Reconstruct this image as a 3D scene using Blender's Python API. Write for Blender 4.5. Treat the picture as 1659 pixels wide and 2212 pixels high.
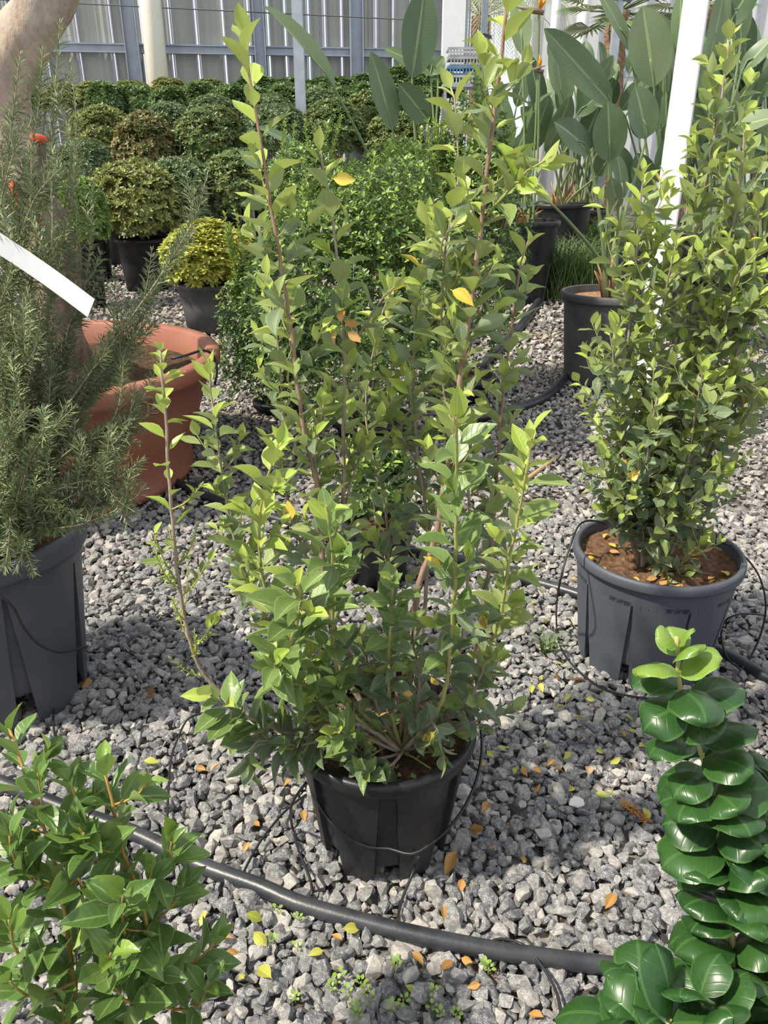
import bpy, bmesh, math
import numpy as np
from mathutils import Vector

# ------------------------------------------------------------------ camera, world, sun, exposure
for o in list(bpy.data.objects):
    bpy.data.objects.remove(o)
SC = bpy.context.scene
COL = SC.collection
IW, IH, F = 1659.0, 2212.0, 1680.0
PITCH = math.radians(24.2)
CAMH = 1.48
cam_d = bpy.data.cameras.new('camera')
cam = bpy.data.objects.new('camera', cam_d)
COL.objects.link(cam)
cam.location = (0, 0, CAMH)
cam.rotation_euler = (math.pi / 2 - PITCH, 0, 0)
cam_d.sensor_fit = 'VERTICAL'
cam_d.sensor_height = 24.0
cam_d.lens = 24.0 * F / IH
cam_d.clip_start = 0.02
SC.camera = cam

world = bpy.data.worlds.new('world')
SC.world = world
world.use_nodes = True
bg = world.node_tree.nodes['Background']
bg.inputs['Color'].default_value = (0.90, 0.95, 1.0, 1)
bg.inputs['Strength'].default_value = 0.86

sun_d = bpy.data.lights.new('sun', 'SUN')
sun_d.energy = 5.4
sun_d.angle = math.radians(2.2)
sun_d.color = (1.0, 0.92, 0.77)
sun = bpy.data.objects.new('sun', sun_d)
COL.objects.link(sun)
SUN_FROM = Vector((-0.62, -0.22, 0.86)).normalized()     # where the sun stands
sun.rotation_euler = SUN_FROM.to_track_quat('Z', 'Y').to_euler()
sun.location = SUN_FROM * 20

SC.view_settings.view_transform = 'Standard'
SC.view_settings.look = 'None'
SC.view_settings.exposure = 0.30
SC.view_settings.gamma = 1.0
SC.view_settings.use_curve_mapping = False

# ------------------------------------------------------------------ helpers
rng = np.random.default_rng(7)
ct, st = math.cos(PITCH), math.sin(PITCH)

def gz(y):                       # the yard rises a little towards the back
    return 0.05 * (min(max(y, 5.0), 15.0) - 5.0)

def P(px, py, d):                # point seen at a picture position, d metres ahead
    xc = (px - IW / 2) / F
    yc = -(py - IH / 2) / F
    yy = yc * st + ct
    s = d / yy
    return np.array([xc * s, d, CAMH + (yc * ct - st) * s])

def G(px, py, h=0.0):            # point of the ground
    lo, hi = 0.3, 40.0
    for _ in range(50):
        m = (lo + hi) / 2
        if P(px, py, m)[2] > gz(m) + h: lo = m
        else: hi = m
    return P(px, py, lo)

def depth(p):
    return p[1] * ct + (CAMH - p[2]) * st

def to_px(p):
    zc = depth(p)
    yc = (p[1] * st + (p[2] - CAMH) * ct) / zc
    return IW / 2 + F * p[0] / zc, IH / 2 - F * yc

def tag(o, label=None, cat=None, group=None, kind=None):
    if label: o['label'] = label
    if cat: o['category'] = cat
    if group: o['group'] = group
    if kind: o['kind'] = kind
    return o

def link(name, me, parent=None, mats=()):
    o = bpy.data.objects.new(name, me)
    COL.objects.link(o)
    for m in mats:
        if me is not None and m.name not in [x.name for x in me.materials if x]:
            me.materials.append(m)
    if parent is not None:
        o.parent = parent
        o.matrix_parent_inverse = parent.matrix_basis.inverted()
    return o

def thing(name, loc, label, cat, group=None):
    o = bpy.data.objects.new(name, None)
    COL.objects.link(o)
    o.empty_display_size = 0.1
    o.location = [float(c) for c in loc]
    return tag(o, label, cat, group)

def fast_mesh(name, V, faces, mats, matidx=None, uv=None, tint=None, smooth=True):
    """V (n,3); faces: list of (k,m) int arrays; uv (n,2) and tint (n,) per vertex."""
    me = bpy.data.meshes.new(name)
    V = np.asarray(V, dtype=np.float32)
    me.vertices.add(len(V))
    me.vertices.foreach_set('co', V.ravel())
    faces = [np.asarray(f, dtype=np.int32) for f in faces if len(f)]
    loops = np.concatenate([f.ravel() for f in faces])
    tot = np.concatenate([np.full(len(f), f.shape[1], np.int32) for f in faces])
    start = np.concatenate([[0], np.cumsum(tot)[:-1]]).astype(np.int32)
    me.loops.add(len(loops))
    me.loops.foreach_set('vertex_index', loops)
    me.polygons.add(len(tot))
    me.polygons.foreach_set('loop_start', start)
    me.polygons.foreach_set('loop_total', tot)
    for m in mats: me.materials.append(m)
    if matidx is not None:
        me.polygons.foreach_set('material_index', np.asarray(matidx, np.int32))
    me.polygons.foreach_set('use_smooth', np.full(len(tot), smooth, bool))
    if uv is not None:
        l = me.uv_layers.new(name='UVMap')
        l.data.foreach_set('uv', np.asarray(uv, np.float32)[loops].ravel())
    if tint is not None:
        a = me.attributes.new('tint', 'FLOAT', 'POINT')
        a.data.foreach_set('value', np.asarray(tint, np.float32))
    me.update(calc_edges=True)
    return me

class MB:
    """collects polygon pieces into ONE mesh"""
    def __init__(self): self.V = []; self.Q = []; self.T = []; self.n = 0; self.tint = []
    def add(self, V, faces, tint=0.0):
        V = np.asarray(V, float)
        for f in faces:
            f = np.asarray(f)
            if len(f) == 0: continue
            (self.Q if f.shape[1] == 4 else self.T).append(f + self.n)
        self.V.append(V); self.n += len(V)
        self.tint.append(np.full(len(V), tint) if np.isscalar(tint) else tint)
        return self
    def box(self, c, s, rz=0.0, tint=0.0):
        x, y, z = [v / 2 for v in s]
        v = np.array([[-x,-y,-z],[x,-y,-z],[x,y,-z],[-x,y,-z],[-x,-y,z],[x,-y,z],[x,y,z],[-x,y,z]])
        cr, sr = math.cos(rz), math.sin(rz)
        R = np.array([[cr,-sr,0],[sr,cr,0],[0,0,1]])
        f = [[0,3,2,1],[4,5,6,7],[0,1,5,4],[1,2,6,5],[2,3,7,6],[3,0,4,7]]
        return self.add(v @ R.T + np.array(c), [f], tint)
    def tube(self, pts, rad, n=6, tint=0.0):
        V, Fq, caps = tube_arrays(pts, rad, n)
        self.add(V, [Fq, caps], tint)
        return self
    def mesh(self, name, mats, smooth=True):
        V = np.concatenate(self.V)
        fs = []
        if self.Q: fs.append(np.concatenate(self.Q))
        if self.T: fs.append(np.concatenate(self.T))
        return fast_mesh(name, V, fs, mats, tint=np.concatenate(self.tint), smooth=smooth)
    def build(self, name, mat, parent=None, smooth=True):
        return link(name, self.mesh(name, [mat], smooth), parent)

def tube_arrays(pts, rad, n=6):
    pts = np.asarray(pts, float)
    k = len(pts)
    rad = np.full(k, rad, float) if np.isscalar(rad) else np.asarray(rad, float)
    T = np.gradient(pts, axis=0)
    T /= np.linalg.norm(T, axis=1)[:, None] + 1e-9
    ref = np.array([0, 0, 1.0]) if abs(T[0][2]) < 0.9 else np.array([1.0, 0, 0])
    u = np.cross(T[0], ref); u /= np.linalg.norm(u)
    V = []
    a = np.linspace(0, 2 * math.pi, n, endpoint=False)
    for i in range(k):
        u = u - T[i] * np.dot(u, T[i]); u /= np.linalg.norm(u) + 1e-9
        w = np.cross(T[i], u)
        V.append(pts[i] + rad[i] * (np.cos(a)[:, None] * u + np.sin(a)[:, None] * w))
    V = np.concatenate(V)
    i = np.arange(k - 1)[:, None] * n
    j = np.arange(n)[None, :]
    jn = (j + 1) % n
    Fq = np.stack([i + j, i + jn, i + n + jn, i + n + j], -1).reshape(-1, 4)
    V = np.concatenate([V, pts[:1], pts[-1:]])
    c0, c1 = k * n, k * n + 1
    jj = np.arange(n); jn = (jj + 1) % n
    caps = np.concatenate([np.stack([jn, jj, np.full(n, c0)], -1),
                           np.stack([(k-1)*n + jj, (k-1)*n + jn, np.full(n, c1)], -1)])
    return V, Fq, caps

def smooth_path(ctrl, step=0.02):
    c = np.asarray(ctrl, float)
    c = np.concatenate([[2 * c[0] - c[1]], c, [2 * c[-1] - c[-2]]])
    out = []
    for i in range(1, len(c) - 2):
        p0, p1, p2, p3 = c[i-1:i+3]
        m = max(2, int(np.linalg.norm(p2 - p1) / step))
        t = np.linspace(0, 1, m, endpoint=False)[:, None]
        out.append(0.5 * (2*p1 + (p2-p0)*t + (2*p0-5*p1+4*p2-p3)*t**2 + (3*p1-p0-3*p2+p3)*t**3))
    out.append(c[-2:-1])
    return np.concatenate(out)

def unit(v):
    v = np.asarray(v, float)
    return v / (np.linalg.norm(v, axis=-1, keepdims=True) + 1e-9)

# ------------------------------------------------------------------ materials
class NT:
    def __init__(self, name):
        self.m = bpy.data.materials.new(name); self.m.use_nodes = True
        self.t = self.m.node_tree; self.t.nodes.clear()
        self.out = self.t.nodes.new('ShaderNodeOutputMaterial')
    def n(self, typ, **kw):
        nd = self.t.nodes.new(typ)
        for k, v in kw.items():
            if k.startswith('_'): setattr(nd, k[1:], v)
            else: self.set(nd.inputs[k.replace('__', ' ')], v)
        return nd
    def set(self, sock, v):
        if hasattr(v, 'is_output') or isinstance(v, bpy.types.NodeSocket): self.t.links.new(v, sock)
        else:
            if isinstance(v, (tuple, list)) and len(v) == 3 and sock.type == 'RGBA': v = (*v, 1)
            sock.default_value = v
    def math(self, op, a, b=0.0, c=None, clamp=False):
        nd = self.t.nodes.new('ShaderNodeMath'); nd.operation = op; nd.use_clamp = clamp
        self.set(nd.inputs[0], a); self.set(nd.inputs[1], b)
        if c is not None: self.set(nd.inputs[2], c)
        return nd.outputs[0]
    def mix(self, f, a, b, blend='MIX'):
        nd = self.t.nodes.new('ShaderNodeMix'); nd.data_type = 'RGBA'; nd.blend_type = blend
        self.set(nd.inputs[0], f); self.set(nd.inputs[6], a); self.set(nd.inputs[7], b)
        return nd.outputs[2]
    def ramp(self, f, stops):
        nd = self.t.nodes.new('ShaderNodeValToRGB')
        self.set(nd.inputs[0], f)
        e = nd.color_ramp.elements
        while len(e) < len(stops): e.new(0.5)
        for el, (p, c) in zip(e, stops): el.position = p; el.color = (*c, 1)
        return nd.outputs[0]
    def noise(self, scale, detail=3, vec=None, rough=0.5):
        nd = self.n('ShaderNodeTexNoise', Scale=scale, Detail=detail, Roughness=rough)
        if vec is not None: self.set(nd.inputs['Vector'], vec)
        return nd.outputs[0]
    def bump(self, h, strength=0.3, dist=0.01):
        return self.n('ShaderNodeBump', Height=h, Strength=strength, Distance=dist).outputs[0]
    def done(self, color, rough=0.5, spec=0.5, normal=None, metal=0.0, transl=None, tcol=None, sheen=0.0):
        b = self.n('ShaderNodeBsdfPrincipled')
        self.set(b.inputs['Base Color'], color); self.set(b.inputs['Roughness'], rough)
        self.set(b.inputs['Specular IOR Level'], spec); self.set(b.inputs['Metallic'], metal)
        if normal is not None: self.set(b.inputs['Normal'], normal)
        s = b.outputs[0]
        if transl:
            t = self.n('ShaderNodeBsdfTranslucent')
            self.set(t.inputs['Color'], tcol if tcol is not None else color)
            mx = self.n('ShaderNodeMixShader'); self.set(mx.inputs[0], transl)
            self.t.links.new(s, mx.inputs[1]); self.t.links.new(t.outputs[0], mx.inputs[2])
            s = mx.outputs[0]
        self.t.links.new(s, self.out.inputs['Surface'])
        return self.m

def rnd_socket(N):
    """one random value per leaf: per object, or per piece of a joined mesh"""
    oi = N.n('ShaderNodeObjectInfo').outputs['Random']
    at = N.n('ShaderNodeAttribute', _attribute_name='tint').outputs['Fac']
    return N.math('FRACT', N.math('ADD', oi, at))

def leaf_mat(name, dark, light, back, rib, rough=0.38, transl=0.28, margin=True, spots=False, veins=7.0):
    N = NT(name)
    r = rnd_socket(N)
    uv = N.n('ShaderNodeUVMap').outputs[0]
    sep = N.n('ShaderNodeSeparateXYZ', Vector=uv)
    u, v = sep.outputs[0], sep.outputs[1]
    av = N.math('ABSOLUTE', N.math('SUBTRACT', N.math('MULTIPLY', v, 2.0), 1.0))
    col = N.mix(r, dark, light)
    col = N.mix(N.math('MULTIPLY', N.noise(60, 2), 0.30), col, light)
    # side veins slant forward from the midrib
    ph = N.math('SUBTRACT', N.math('MULTIPLY', u, veins), N.math('MULTIPLY', av, 1.6))
    sv = N.math('POWER', N.math('ABSOLUTE', N.math('SUBTRACT', N.math('MULTIPLY', N.math('FRACT', ph), 2.0), 1.0)), 10.0)
    col = N.mix(N.math('MULTIPLY', sv, 0.22), col, rib)
    mid = N.math('LESS_THAN', av, 0.07)
    col = N.mix(N.math('MULTIPLY', mid, 0.75), col, rib)
    if margin:
        mg = N.math('GREATER_THAN', av, 0.91)
        col = N.mix(N.math('MULTIPLY', mg, 0.65), col, rib)
    if spots:
        sp = N.math('GREATER_THAN', N.noise(40, 2), 0.62)
        col = N.mix(N.math('MULTIPLY', sp, 0.7), col, (0.16, 0.07, 0.02))
    bf = N.n('ShaderNodeNewGeometry').outputs['Backfacing']
    tc = N.mix(0.5, col, back)
    col = N.mix(bf, col, back)
    nrm = N.bump(N.math('ADD', N.math('MULTIPLY', sv, -0.5), N.math('MULTIPLY', mid, -1.0)), 0.25, 0.002)
    return N.done(col, rough, 0.5, nrm, transl=transl, tcol=tc)

L_YOUNG = leaf_mat('leaf young yellow green', (0.27, 0.40, 0.045), (0.44, 0.53, 0.10), (0.45, 0.52, 0.16), (0.50, 0.58, 0.22))
L_MID = leaf_mat('leaf mid green', (0.19, 0.275, 0.07), (0.31, 0.395, 0.12), (0.35, 0.42, 0.18), (0.41, 0.49, 0.23), rough=.45, transl=.34)
L_OLD = leaf_mat('leaf old blue green', (0.11, 0.165, 0.085), (0.21, 0.28, 0.145), (0.29, 0.36, 0.21), (0.36, 0.43, 0.25), rough=.45, transl=.32)
L_GLOSS = leaf_mat('leaf fresh glossy green', (0.11, 0.19, 0.05), (0.21, 0.31, 0.09), (0.28, 0.37, 0.13), (0.34, 0.44, 0.19), rough=0.35)
L_FRESH = leaf_mat('leaf fresh deep green', (0.065, 0.145, 0.032), (0.145, 0.255, 0.06), (0.26, 0.36, 0.11), (0.27, 0.40, 0.15), rough=0.32)
L_YELLOW = leaf_mat('leaf withering yellow', (0.62, 0.42, 0.03), (0.75, 0.60, 0.10), (0.7, 0.55, 0.14), (0.7, 0.5, 0.15), spots=True)
L_TAN = leaf_mat('leaf dry tan', (0.45, 0.22, 0.07), (0.62, 0.36, 0.13), (0.6, 0.36, 0.15), (0.6, 0.4, 0.2), margin=False)
L_CURL = leaf_mat('leaf curled dark glossy', (0.013, 0.050, 0.012), (0.034, 0.098, 0.020), (0.11, 0.20, 0.04), (0.06, 0.14, 0.035), rough=0.33, transl=0.10, veins=5)
L_CURLY = leaf_mat('leaf curled lime', (0.12, 0.23, 0.03), (0.20, 0.32, 0.05), (0.27, 0.38, 0.09), (0.22, 0.35, 0.09), rough=0.33, transl=0.18, veins=5)
L_STREL = leaf_mat('leaf paddle blue green', (0.06, 0.115, 0.055), (0.12, 0.19, 0.085), (0.17, 0.24, 0.12), (0.30, 0.38, 0.18), rough=0.42, transl=0.18, margin=False, veins=26)
L_STRELP = leaf_mat('leaf paddle pale green', (0.15, 0.21, 0.11), (0.22, 0.29, 0.14), (0.24, 0.32, 0.16), (0.36, 0.44, 0.22), rough=0.42, transl=0.18, margin=False, veins=26)

def small_leaf_mat(name, cols, back, rough=0.42, transl=0.22):
    N = NT(name)
    r = rnd_socket(N)
    k = len(cols)
    col = N.ramp(r, [(i / max(1, k - 1), c) for i, c in enumerate(cols)])
    bf = N.n('ShaderNodeNewGeometry').outputs['Backfacing']
    tc = N.mix(0.5, col, back)
    col = N.mix(bf, col, back)
    return N.done(col, rough, 0.4, transl=transl, tcol=tc)

S_ROSE = small_leaf_mat('rosemary needle', [(0.12, 0.175, 0.075), (0.20, 0.27, 0.12), (0.34, 0.42, 0.20)], (0.24, 0.28, 0.17))
S_PITT = small_leaf_mat('ball shrub leaf', [(0.09, 0.15, 0.05), (0.15, 0.22, 0.07), (0.26, 0.30, 0.09)], (0.28, 0.32, 0.14))
S_PITTY = small_leaf_mat('ball shrub yellowish leaf', [(0.13, 0.17, 0.055), (0.21, 0.25, 0.075), (0.40, 0.38, 0.11)], (0.34, 0.36, 0.14))
S_PITTB = small_leaf_mat('ball shrub brownish leaf', [(0.10, 0.15, 0.05), (0.20, 0.21, 0.07), (0.33, 0.22, 0.09)], (0.3, 0.28, 0.14))
S_GREY = small_leaf_mat('ball shrub grey green leaf', [(0.09, 0.15, 0.06), (0.14, 0.21, 0.09), (0.20, 0.27, 0.12)], (0.25, 0.31, 0.17))
S_GOLD = small_leaf_mat('golden shrub leaf', [(0.28, 0.33, 0.05), (0.42, 0.45, 0.07), (0.55, 0.53, 0.12)], (0.55, 0.52, 0.12))
S_LIME = small_leaf_mat('lime shrub leaf', [(0.10, 0.18, 0.04), (0.18, 0.29, 0.06), (0.31, 0.42, 0.09)], (0.34, 0.45, 0.12))
S_HEDGE = small_leaf_mat('hedge leaf', [(0.07, 0.13, 0.045), (0.115, 0.19, 0.062), (0.20, 0.28, 0.09)], (0.17, 0.27, 0.1))
S_BOX = small_leaf_mat('box leaf', [(0.035, 0.080, 0.022), (0.065, 0.125, 0.032), (0.12, 0.20, 0.045)], (0.16, 0.24, 0.08), rough=0.33)
S_BOXT = small_leaf_mat('box young leaf', [(0.16, 0.27, 0.04), (0.24, 0.36, 0.06), (0.34, 0.46, 0.08)], (0.3, 0.4, 0.12), rough=0.33)
S_BUD = small_leaf_mat('bud', [(0.34, 0.38, 0.12), (0.46, 0.50, 0.18)], (0.4, 0.45, 0.15))
S_PALM = small_leaf_mat('palm blade', [(0.07, 0.12, 0.05), (0.12, 0.18, 0.07), (0.2, 0.26, 0.1)], (0.2, 0.25, 0.12))
S_PALMP = small_leaf_mat('palm blade sunlit', [(0.40, 0.46, 0.30), (0.6, 0.64, 0.46), (0.75, 0.77, 0.62)], (0.6, 0.62, 0.45))  # whitish glare of strong sun painted into the blade colours
S_GRASS = small_leaf_mat('grass blade', [(0.06, 0.12, 0.035), (0.12, 0.2, 0.05)], (0.15, 0.22, 0.08))

def bark_mat(name, a, b, scale=30, bump=0.5, stretch=(1, 1, 0.25)):
    N = NT(name)
    tc = N.n('ShaderNodeTexCoord').outputs['Object']
    mp = N.n('ShaderNodeMapping', Vector=tc, Scale=stretch).outputs[0]
    f = N.noise(scale, 6, mp, 0.65)
    f = N.ramp(f, [(0.3, (0, 0, 0)), (0.7, (1, 1, 1))])
    return N.done(N.mix(f, a, b), 0.85, 0.2, N.bump(f, bump, 0.01))

B_GREY = bark_mat('stem bark grey brown', (0.25, 0.19, 0.15), (0.44, 0.36, 0.29), 80, 0.3)
B_RED = bark_mat('stem bark red brown', (0.24, 0.14, 0.11), (0.40, 0.27, 0.21), 80, 0.3)
B_GREEN = bark_mat('stem bark green', (0.30, 0.30, 0.10), (0.42, 0.40, 0.16), 80, 0.2)
B_ORANGE = bark_mat('stem bark orange', (0.34, 0.19, 0.05), (0.46, 0.30, 0.09), 80, 0.2)
B_PALE = bark_mat('trunk bark pale', (0.30, 0.23, 0.17), (0.56, 0.47, 0.38), 18, 0.6, (1, 1, 0.5))
B_DARK = bark_mat('trunk bark gnarled', (0.07, 0.05, 0.035), (0.32, 0.24, 0.17), 16, 0.9, (1, 1, 0.5))
B_FUZZ = bark_mat('trunk bark fibrous', (0.12, 0.09, 0.07), (0.34, 0.27, 0.21), 60, 0.8, (1, 1, 0.1))
B_PALM = bark_mat('palm trunk bark', (0.16, 0.10, 0.07), (0.42, 0.28, 0.18), 14, 0.9, (1, 1, 2.0))
B_ROSE = bark_mat('rosemary twig', (0.25, 0.20, 0.13), (0.42, 0.36, 0.24), 60, 0.2)

def plain(name, col, rough=0.5, spec=0.5, var=0.12, scale=8, bump=0.0, metal=0.0, stain=None, transl=None):
    N = NT(name)
    tc = N.n('ShaderNodeTexCoord').outputs['Object']
    f = N.noise(scale, 5, tc, 0.6)
    c2 = stain if stain else tuple(max(0, c * (1 - 2.5 * var)) for c in col)
    c = N.mix(N.math('MULTIPLY', N.ramp(f, [(0.42, (0, 0, 0)), (0.72, (1, 1, 1))]), 0.8), col, c2)
    nr = N.bump(N.noise(scale * 12, 3, tc), bump, 0.004) if bump else None
    return N.done(c, rough, spec, nr, metal, transl=transl)

POT_BLACK = plain('pot black plastic', (0.013, 0.0135, 0.016), 0.40, 0.38, 0.1, 9, 0.10, stain=(0.034, 0.034, 0.036))
POT_BLUE = plain('pot slate plastic', (0.068, 0.078, 0.100), 0.5, 0.4, 0.1, 7, 0.12, stain=(0.095, 0.103, 0.118))
POT_GREYB = plain('pot charcoal blue plastic', (0.062, 0.070, 0.088), 0.5, 0.4, 0.1, 6, 0.12, stain=(0.09, 0.092, 0.10))
POT_DUSTY = plain('pot dusty grey plastic', (0.075, 0.076, 0.082), 0.6, 0.3, 0.1, 7, 0.12, stain=(0.14, 0.135, 0.13))
TERRA = plain('terracotta plastic', (0.27, 0.098, 0.060), 0.5, 0.35, 0.1, 5, 0.08, stain=(0.31, 0.135, 0.09))
HOSE = plain('irrigation pipe black', (0.022, 0.024, 0.030), 0.38, 0.5, 0.1, 12, 0.1, stain=(0.06, 0.062, 0.07))
TUBE = plain('drip tube black', (0.015, 0.015, 0.017), 0.45, 0.5)
WHITE_PAINT = plain('white painted steel', (0.82, 0.82, 0.83), 0.45, 0.4, 0.03, 10)
GALV = plain('galvanised steel', (0.42, 0.46, 0.52), 0.4, 0.5, 0.1, 6, 0.05, metal=0.35, stain=(0.30, 0.33, 0.38))
GALVB = plain('galvanised steel bluish', (0.36, 0.40, 0.47), 0.42, 0.5, 0.1, 6, 0.0, metal=0.3, stain=(0.28, 0.31, 0.36))
CREAM = plain('cream downpipe', (0.80, 0.75, 0.66), 0.4, 0.4, 0.03, 4)
TAGW = plain('white plastic tag', (0.86, 0.87, 0.90), 0.35, 0.4, 0.02, 5, transl=0.2)
RED = plain('red tape', (0.75, 0.06, 0.03), 0.5, 0.4, 0.05)
CANE = plain('bamboo cane', (0.42, 0.29, 0.15), 0.6, 0.3, 0.1, 30)
PEBW = plain('pale stone', (0.75, 0.72, 0.66), 0.7, 0.3, 0.05)
BLUEP = plain('blue crate plastic', (0.12, 0.26, 0.45), 0.5, 0.4)
GREYP = plain('grey crate plastic', (0.42, 0.44, 0.45), 0.5, 0.4)
ORANGE = plain('orange petal', (0.85, 0.36, 0.02), 0.5, 0.3, 0.05, transl=0.2)
SHEATH = plain('flower sheath', (0.20, 0.18, 0.13), 0.5, 0.3, 0.1, stain=(0.35, 0.14, 0.10))
PETIOLE = plain('petiole green', (0.16, 0.23, 0.10), 0.45, 0.4, 0.1, 10, stain=(0.24, 0.30, 0.13))
DRYLEAF = plain('dry sheath tan', (0.42, 0.25, 0.13), 0.8, 0.2, 0.2, 20)
WIRE = plain('wire', (0.12, 0.12, 0.13), 0.5, 0.5)
BLUET = plain('blue tie', (0.05, 0.28, 0.62), 0.5, 0.4)

def soil_mat(name, a, b, c):
    N = NT(name)
    tc = N.n('ShaderNodeTexCoord').outputs['Object']
    f = N.noise(55, 6, tc, 0.7)
    col = N.ramp(f, [(0.3, a), (0.52, b), (0.7, c)])
    return N.done(col, 0.95, 0.1, N.bump(f, 0.9, 0.02))
SOIL_RED = soil_mat('soil coir', (0.06, 0.035, 0.022), (0.19, 0.11, 0.065), (0.36, 0.23, 0.14))
SOIL_DK = soil_mat('soil dark', (0.035, 0.022, 0.015), (0.10, 0.065, 0.04), (0.22, 0.15, 0.09))
SOIL_CHIP = soil_mat('soil wood chips', (0.16, 0.09, 0.05), (0.40, 0.24, 0.14), (0.58, 0.40, 0.25))

def stone_mat():
    N = NT('gravel stone')
    r = rnd_socket(N)
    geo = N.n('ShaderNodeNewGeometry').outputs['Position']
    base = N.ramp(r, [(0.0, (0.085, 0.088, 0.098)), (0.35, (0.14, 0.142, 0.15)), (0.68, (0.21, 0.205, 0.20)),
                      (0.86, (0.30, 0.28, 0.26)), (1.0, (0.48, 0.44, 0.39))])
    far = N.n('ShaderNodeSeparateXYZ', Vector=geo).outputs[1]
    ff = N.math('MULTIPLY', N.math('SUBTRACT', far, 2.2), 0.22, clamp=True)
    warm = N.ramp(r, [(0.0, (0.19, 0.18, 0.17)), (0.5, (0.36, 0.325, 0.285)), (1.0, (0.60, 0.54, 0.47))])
    base = N.mix(N.math('MULTIPLY', ff, 0.8), base, warm)  # beiger stones towards the back, with some sunlit brightness painted in
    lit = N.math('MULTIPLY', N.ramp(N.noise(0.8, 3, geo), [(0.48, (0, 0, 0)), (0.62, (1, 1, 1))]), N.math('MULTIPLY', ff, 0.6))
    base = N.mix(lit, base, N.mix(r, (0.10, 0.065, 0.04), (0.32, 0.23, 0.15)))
    # white calcite veins and dust
    v = N.noise(42, 4, geo, 0.7)
    vein = N.math('LESS_THAN', N.math('ABSOLUTE', N.math('SUBTRACT', v, 0.5)), 0.012)
    base = N.mix(N.math('MULTIPLY', vein, 0.55), base, (0.66, 0.65, 0.63))
    mott = N.noise(120, 3, geo)
    base = N.mix(0.28, base, N.mix(N.ramp(mott, [(0.35, (0, 0, 0)), (0.65, (1, 1, 1))]), (0.07, 0.07, 0.08), (0.42, 0.41, 0.40)), 'MIX')
    return N.done(base, 0.8, 0.25, N.bump(N.noise(160, 4, geo), 0.35, 0.003))
STONE = stone_mat()

def ground_mat():
    N = NT('gravel bed')
    geo = N.n('ShaderNodeNewGeometry').outputs['Position']
    vo = N.n('ShaderNodeTexVoronoi', Scale=26.0, Vector=geo)
    cellc = N.n('ShaderNodeSeparateXYZ', Vector=vo.outputs['Color']).outputs[0]
    col = N.ramp(cellc, [(0.0, (0.03, 0.028, 0.027)), (0.5, (0.09, 0.085, 0.08)), (1.0, (0.26, 0.24, 0.21))])
    litter = N.ramp(N.noise(1.3, 4, geo), [(0.45, (0, 0, 0)), (0.6, (1, 1, 1))])
    fine = N.noise(70, 4, geo)
    col = N.mix(N.math('MULTIPLY', litter, 0.5), col, N.mix(fine, (0.06, 0.04, 0.025), (0.20, 0.14, 0.09)))
    return N.done(col, 0.9, 0.2, N.bump(vo.outputs['Distance'], 0.8, 0.02))
GROUND = ground_mat()

# ------------------------------------------------------------------ ground
def build_ground():
    xs = np.array([-30, -8, -4, -2, 0, 2, 4, 8, 30.0])
    ys = np.array([-4, 0, 2, 4, 5, 7, 9, 11, 13, 15, 20, 45.0])
    V = np.array([[x, y, gz(y) - 0.016] for y in ys for x in xs])
    nx = len(xs)
    Fq = [[j*nx+i, j*nx+i+1, (j+1)*nx+i+1, (j+1)*nx+i] for j in range(len(ys)-1) for i in range(nx-1)]
    g = link('ground', fast_mesh('ground', V, [Fq], [GROUND]))
    return tag(g, 'grey crushed stone gravel yard rising gently to the back', kind='structure')
ground = build_ground()

def hull(npts, seed, sq=(1, 0.8, 0.62)):
    r = np.random.default_rng(seed)
    p = unit(r.normal(size=(npts, 3))) * (0.86 + 0.14 * r.random((npts, 1)))
    # crushed stone: push points towards a few planes
    for _ in range(4):
        nn = unit(r.normal(size=3)); dd = 0.55 + 0.22 * r.random()
        k = p @ nn
        p = p - np.where(k > dd, k - dd, 0)[:, None] * nn
    p = p * np.array(sq)
    bm = bmesh.new()
    for q in p: bm.verts.new(q)
    bmesh.ops.convex_hull(bm, input=bm.verts)
    for v in [v for v in bm.verts if not v.link_faces]: bm.verts.remove(v)
    bmesh.ops.triangulate(bm, faces=bm.faces)
    bm.verts.index_update()
    V = np.array([v.co[:] for v in bm.verts])
    T = np.array([[v.index for v in f.verts] for f in bm.faces])
    bm.free()
    return V, T

HULL_N = [hull(18, s, (1, 0.72 + 0.05 * (s % 5), 0.55 + 0.04 * (s % 4))) for s in range(14)]
HULL_F = [hull(11, 50 + s, (1, 0.8, 0.62)) for s in range(8)]

def rot_mats(n, tilt=0.6):
    """random yaw with limited tilt"""
    yaw = rng.uniform(0, 2*math.pi, n); a = rng.normal(0, tilt, n); b = rng.normal(0, tilt, n)
    cz, sz = np.cos(yaw), np.sin(yaw); ca, sa = np.cos(a), np.sin(a); cb, sb = np.cos(b), np.sin(b)
    Z = np.zeros(n); O = np.ones(n)
    Rz = np.stack([np.stack([cz,-sz,Z],-1), np.stack([sz,cz,Z],-1), np.stack([Z,Z,O],-1)],1)
    Rx = np.stack([np.stack([O,Z,Z],-1), np.stack([Z,ca,-sa],-1), np.stack([Z,sa,ca],-1)],1)
    Ry = np.stack([np.stack([cb,Z,sb],-1), np.stack([Z,O,Z],-1), np.stack([-sb,Z,cb],-1)],1)
    return Rz @ Rx @ Ry

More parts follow.
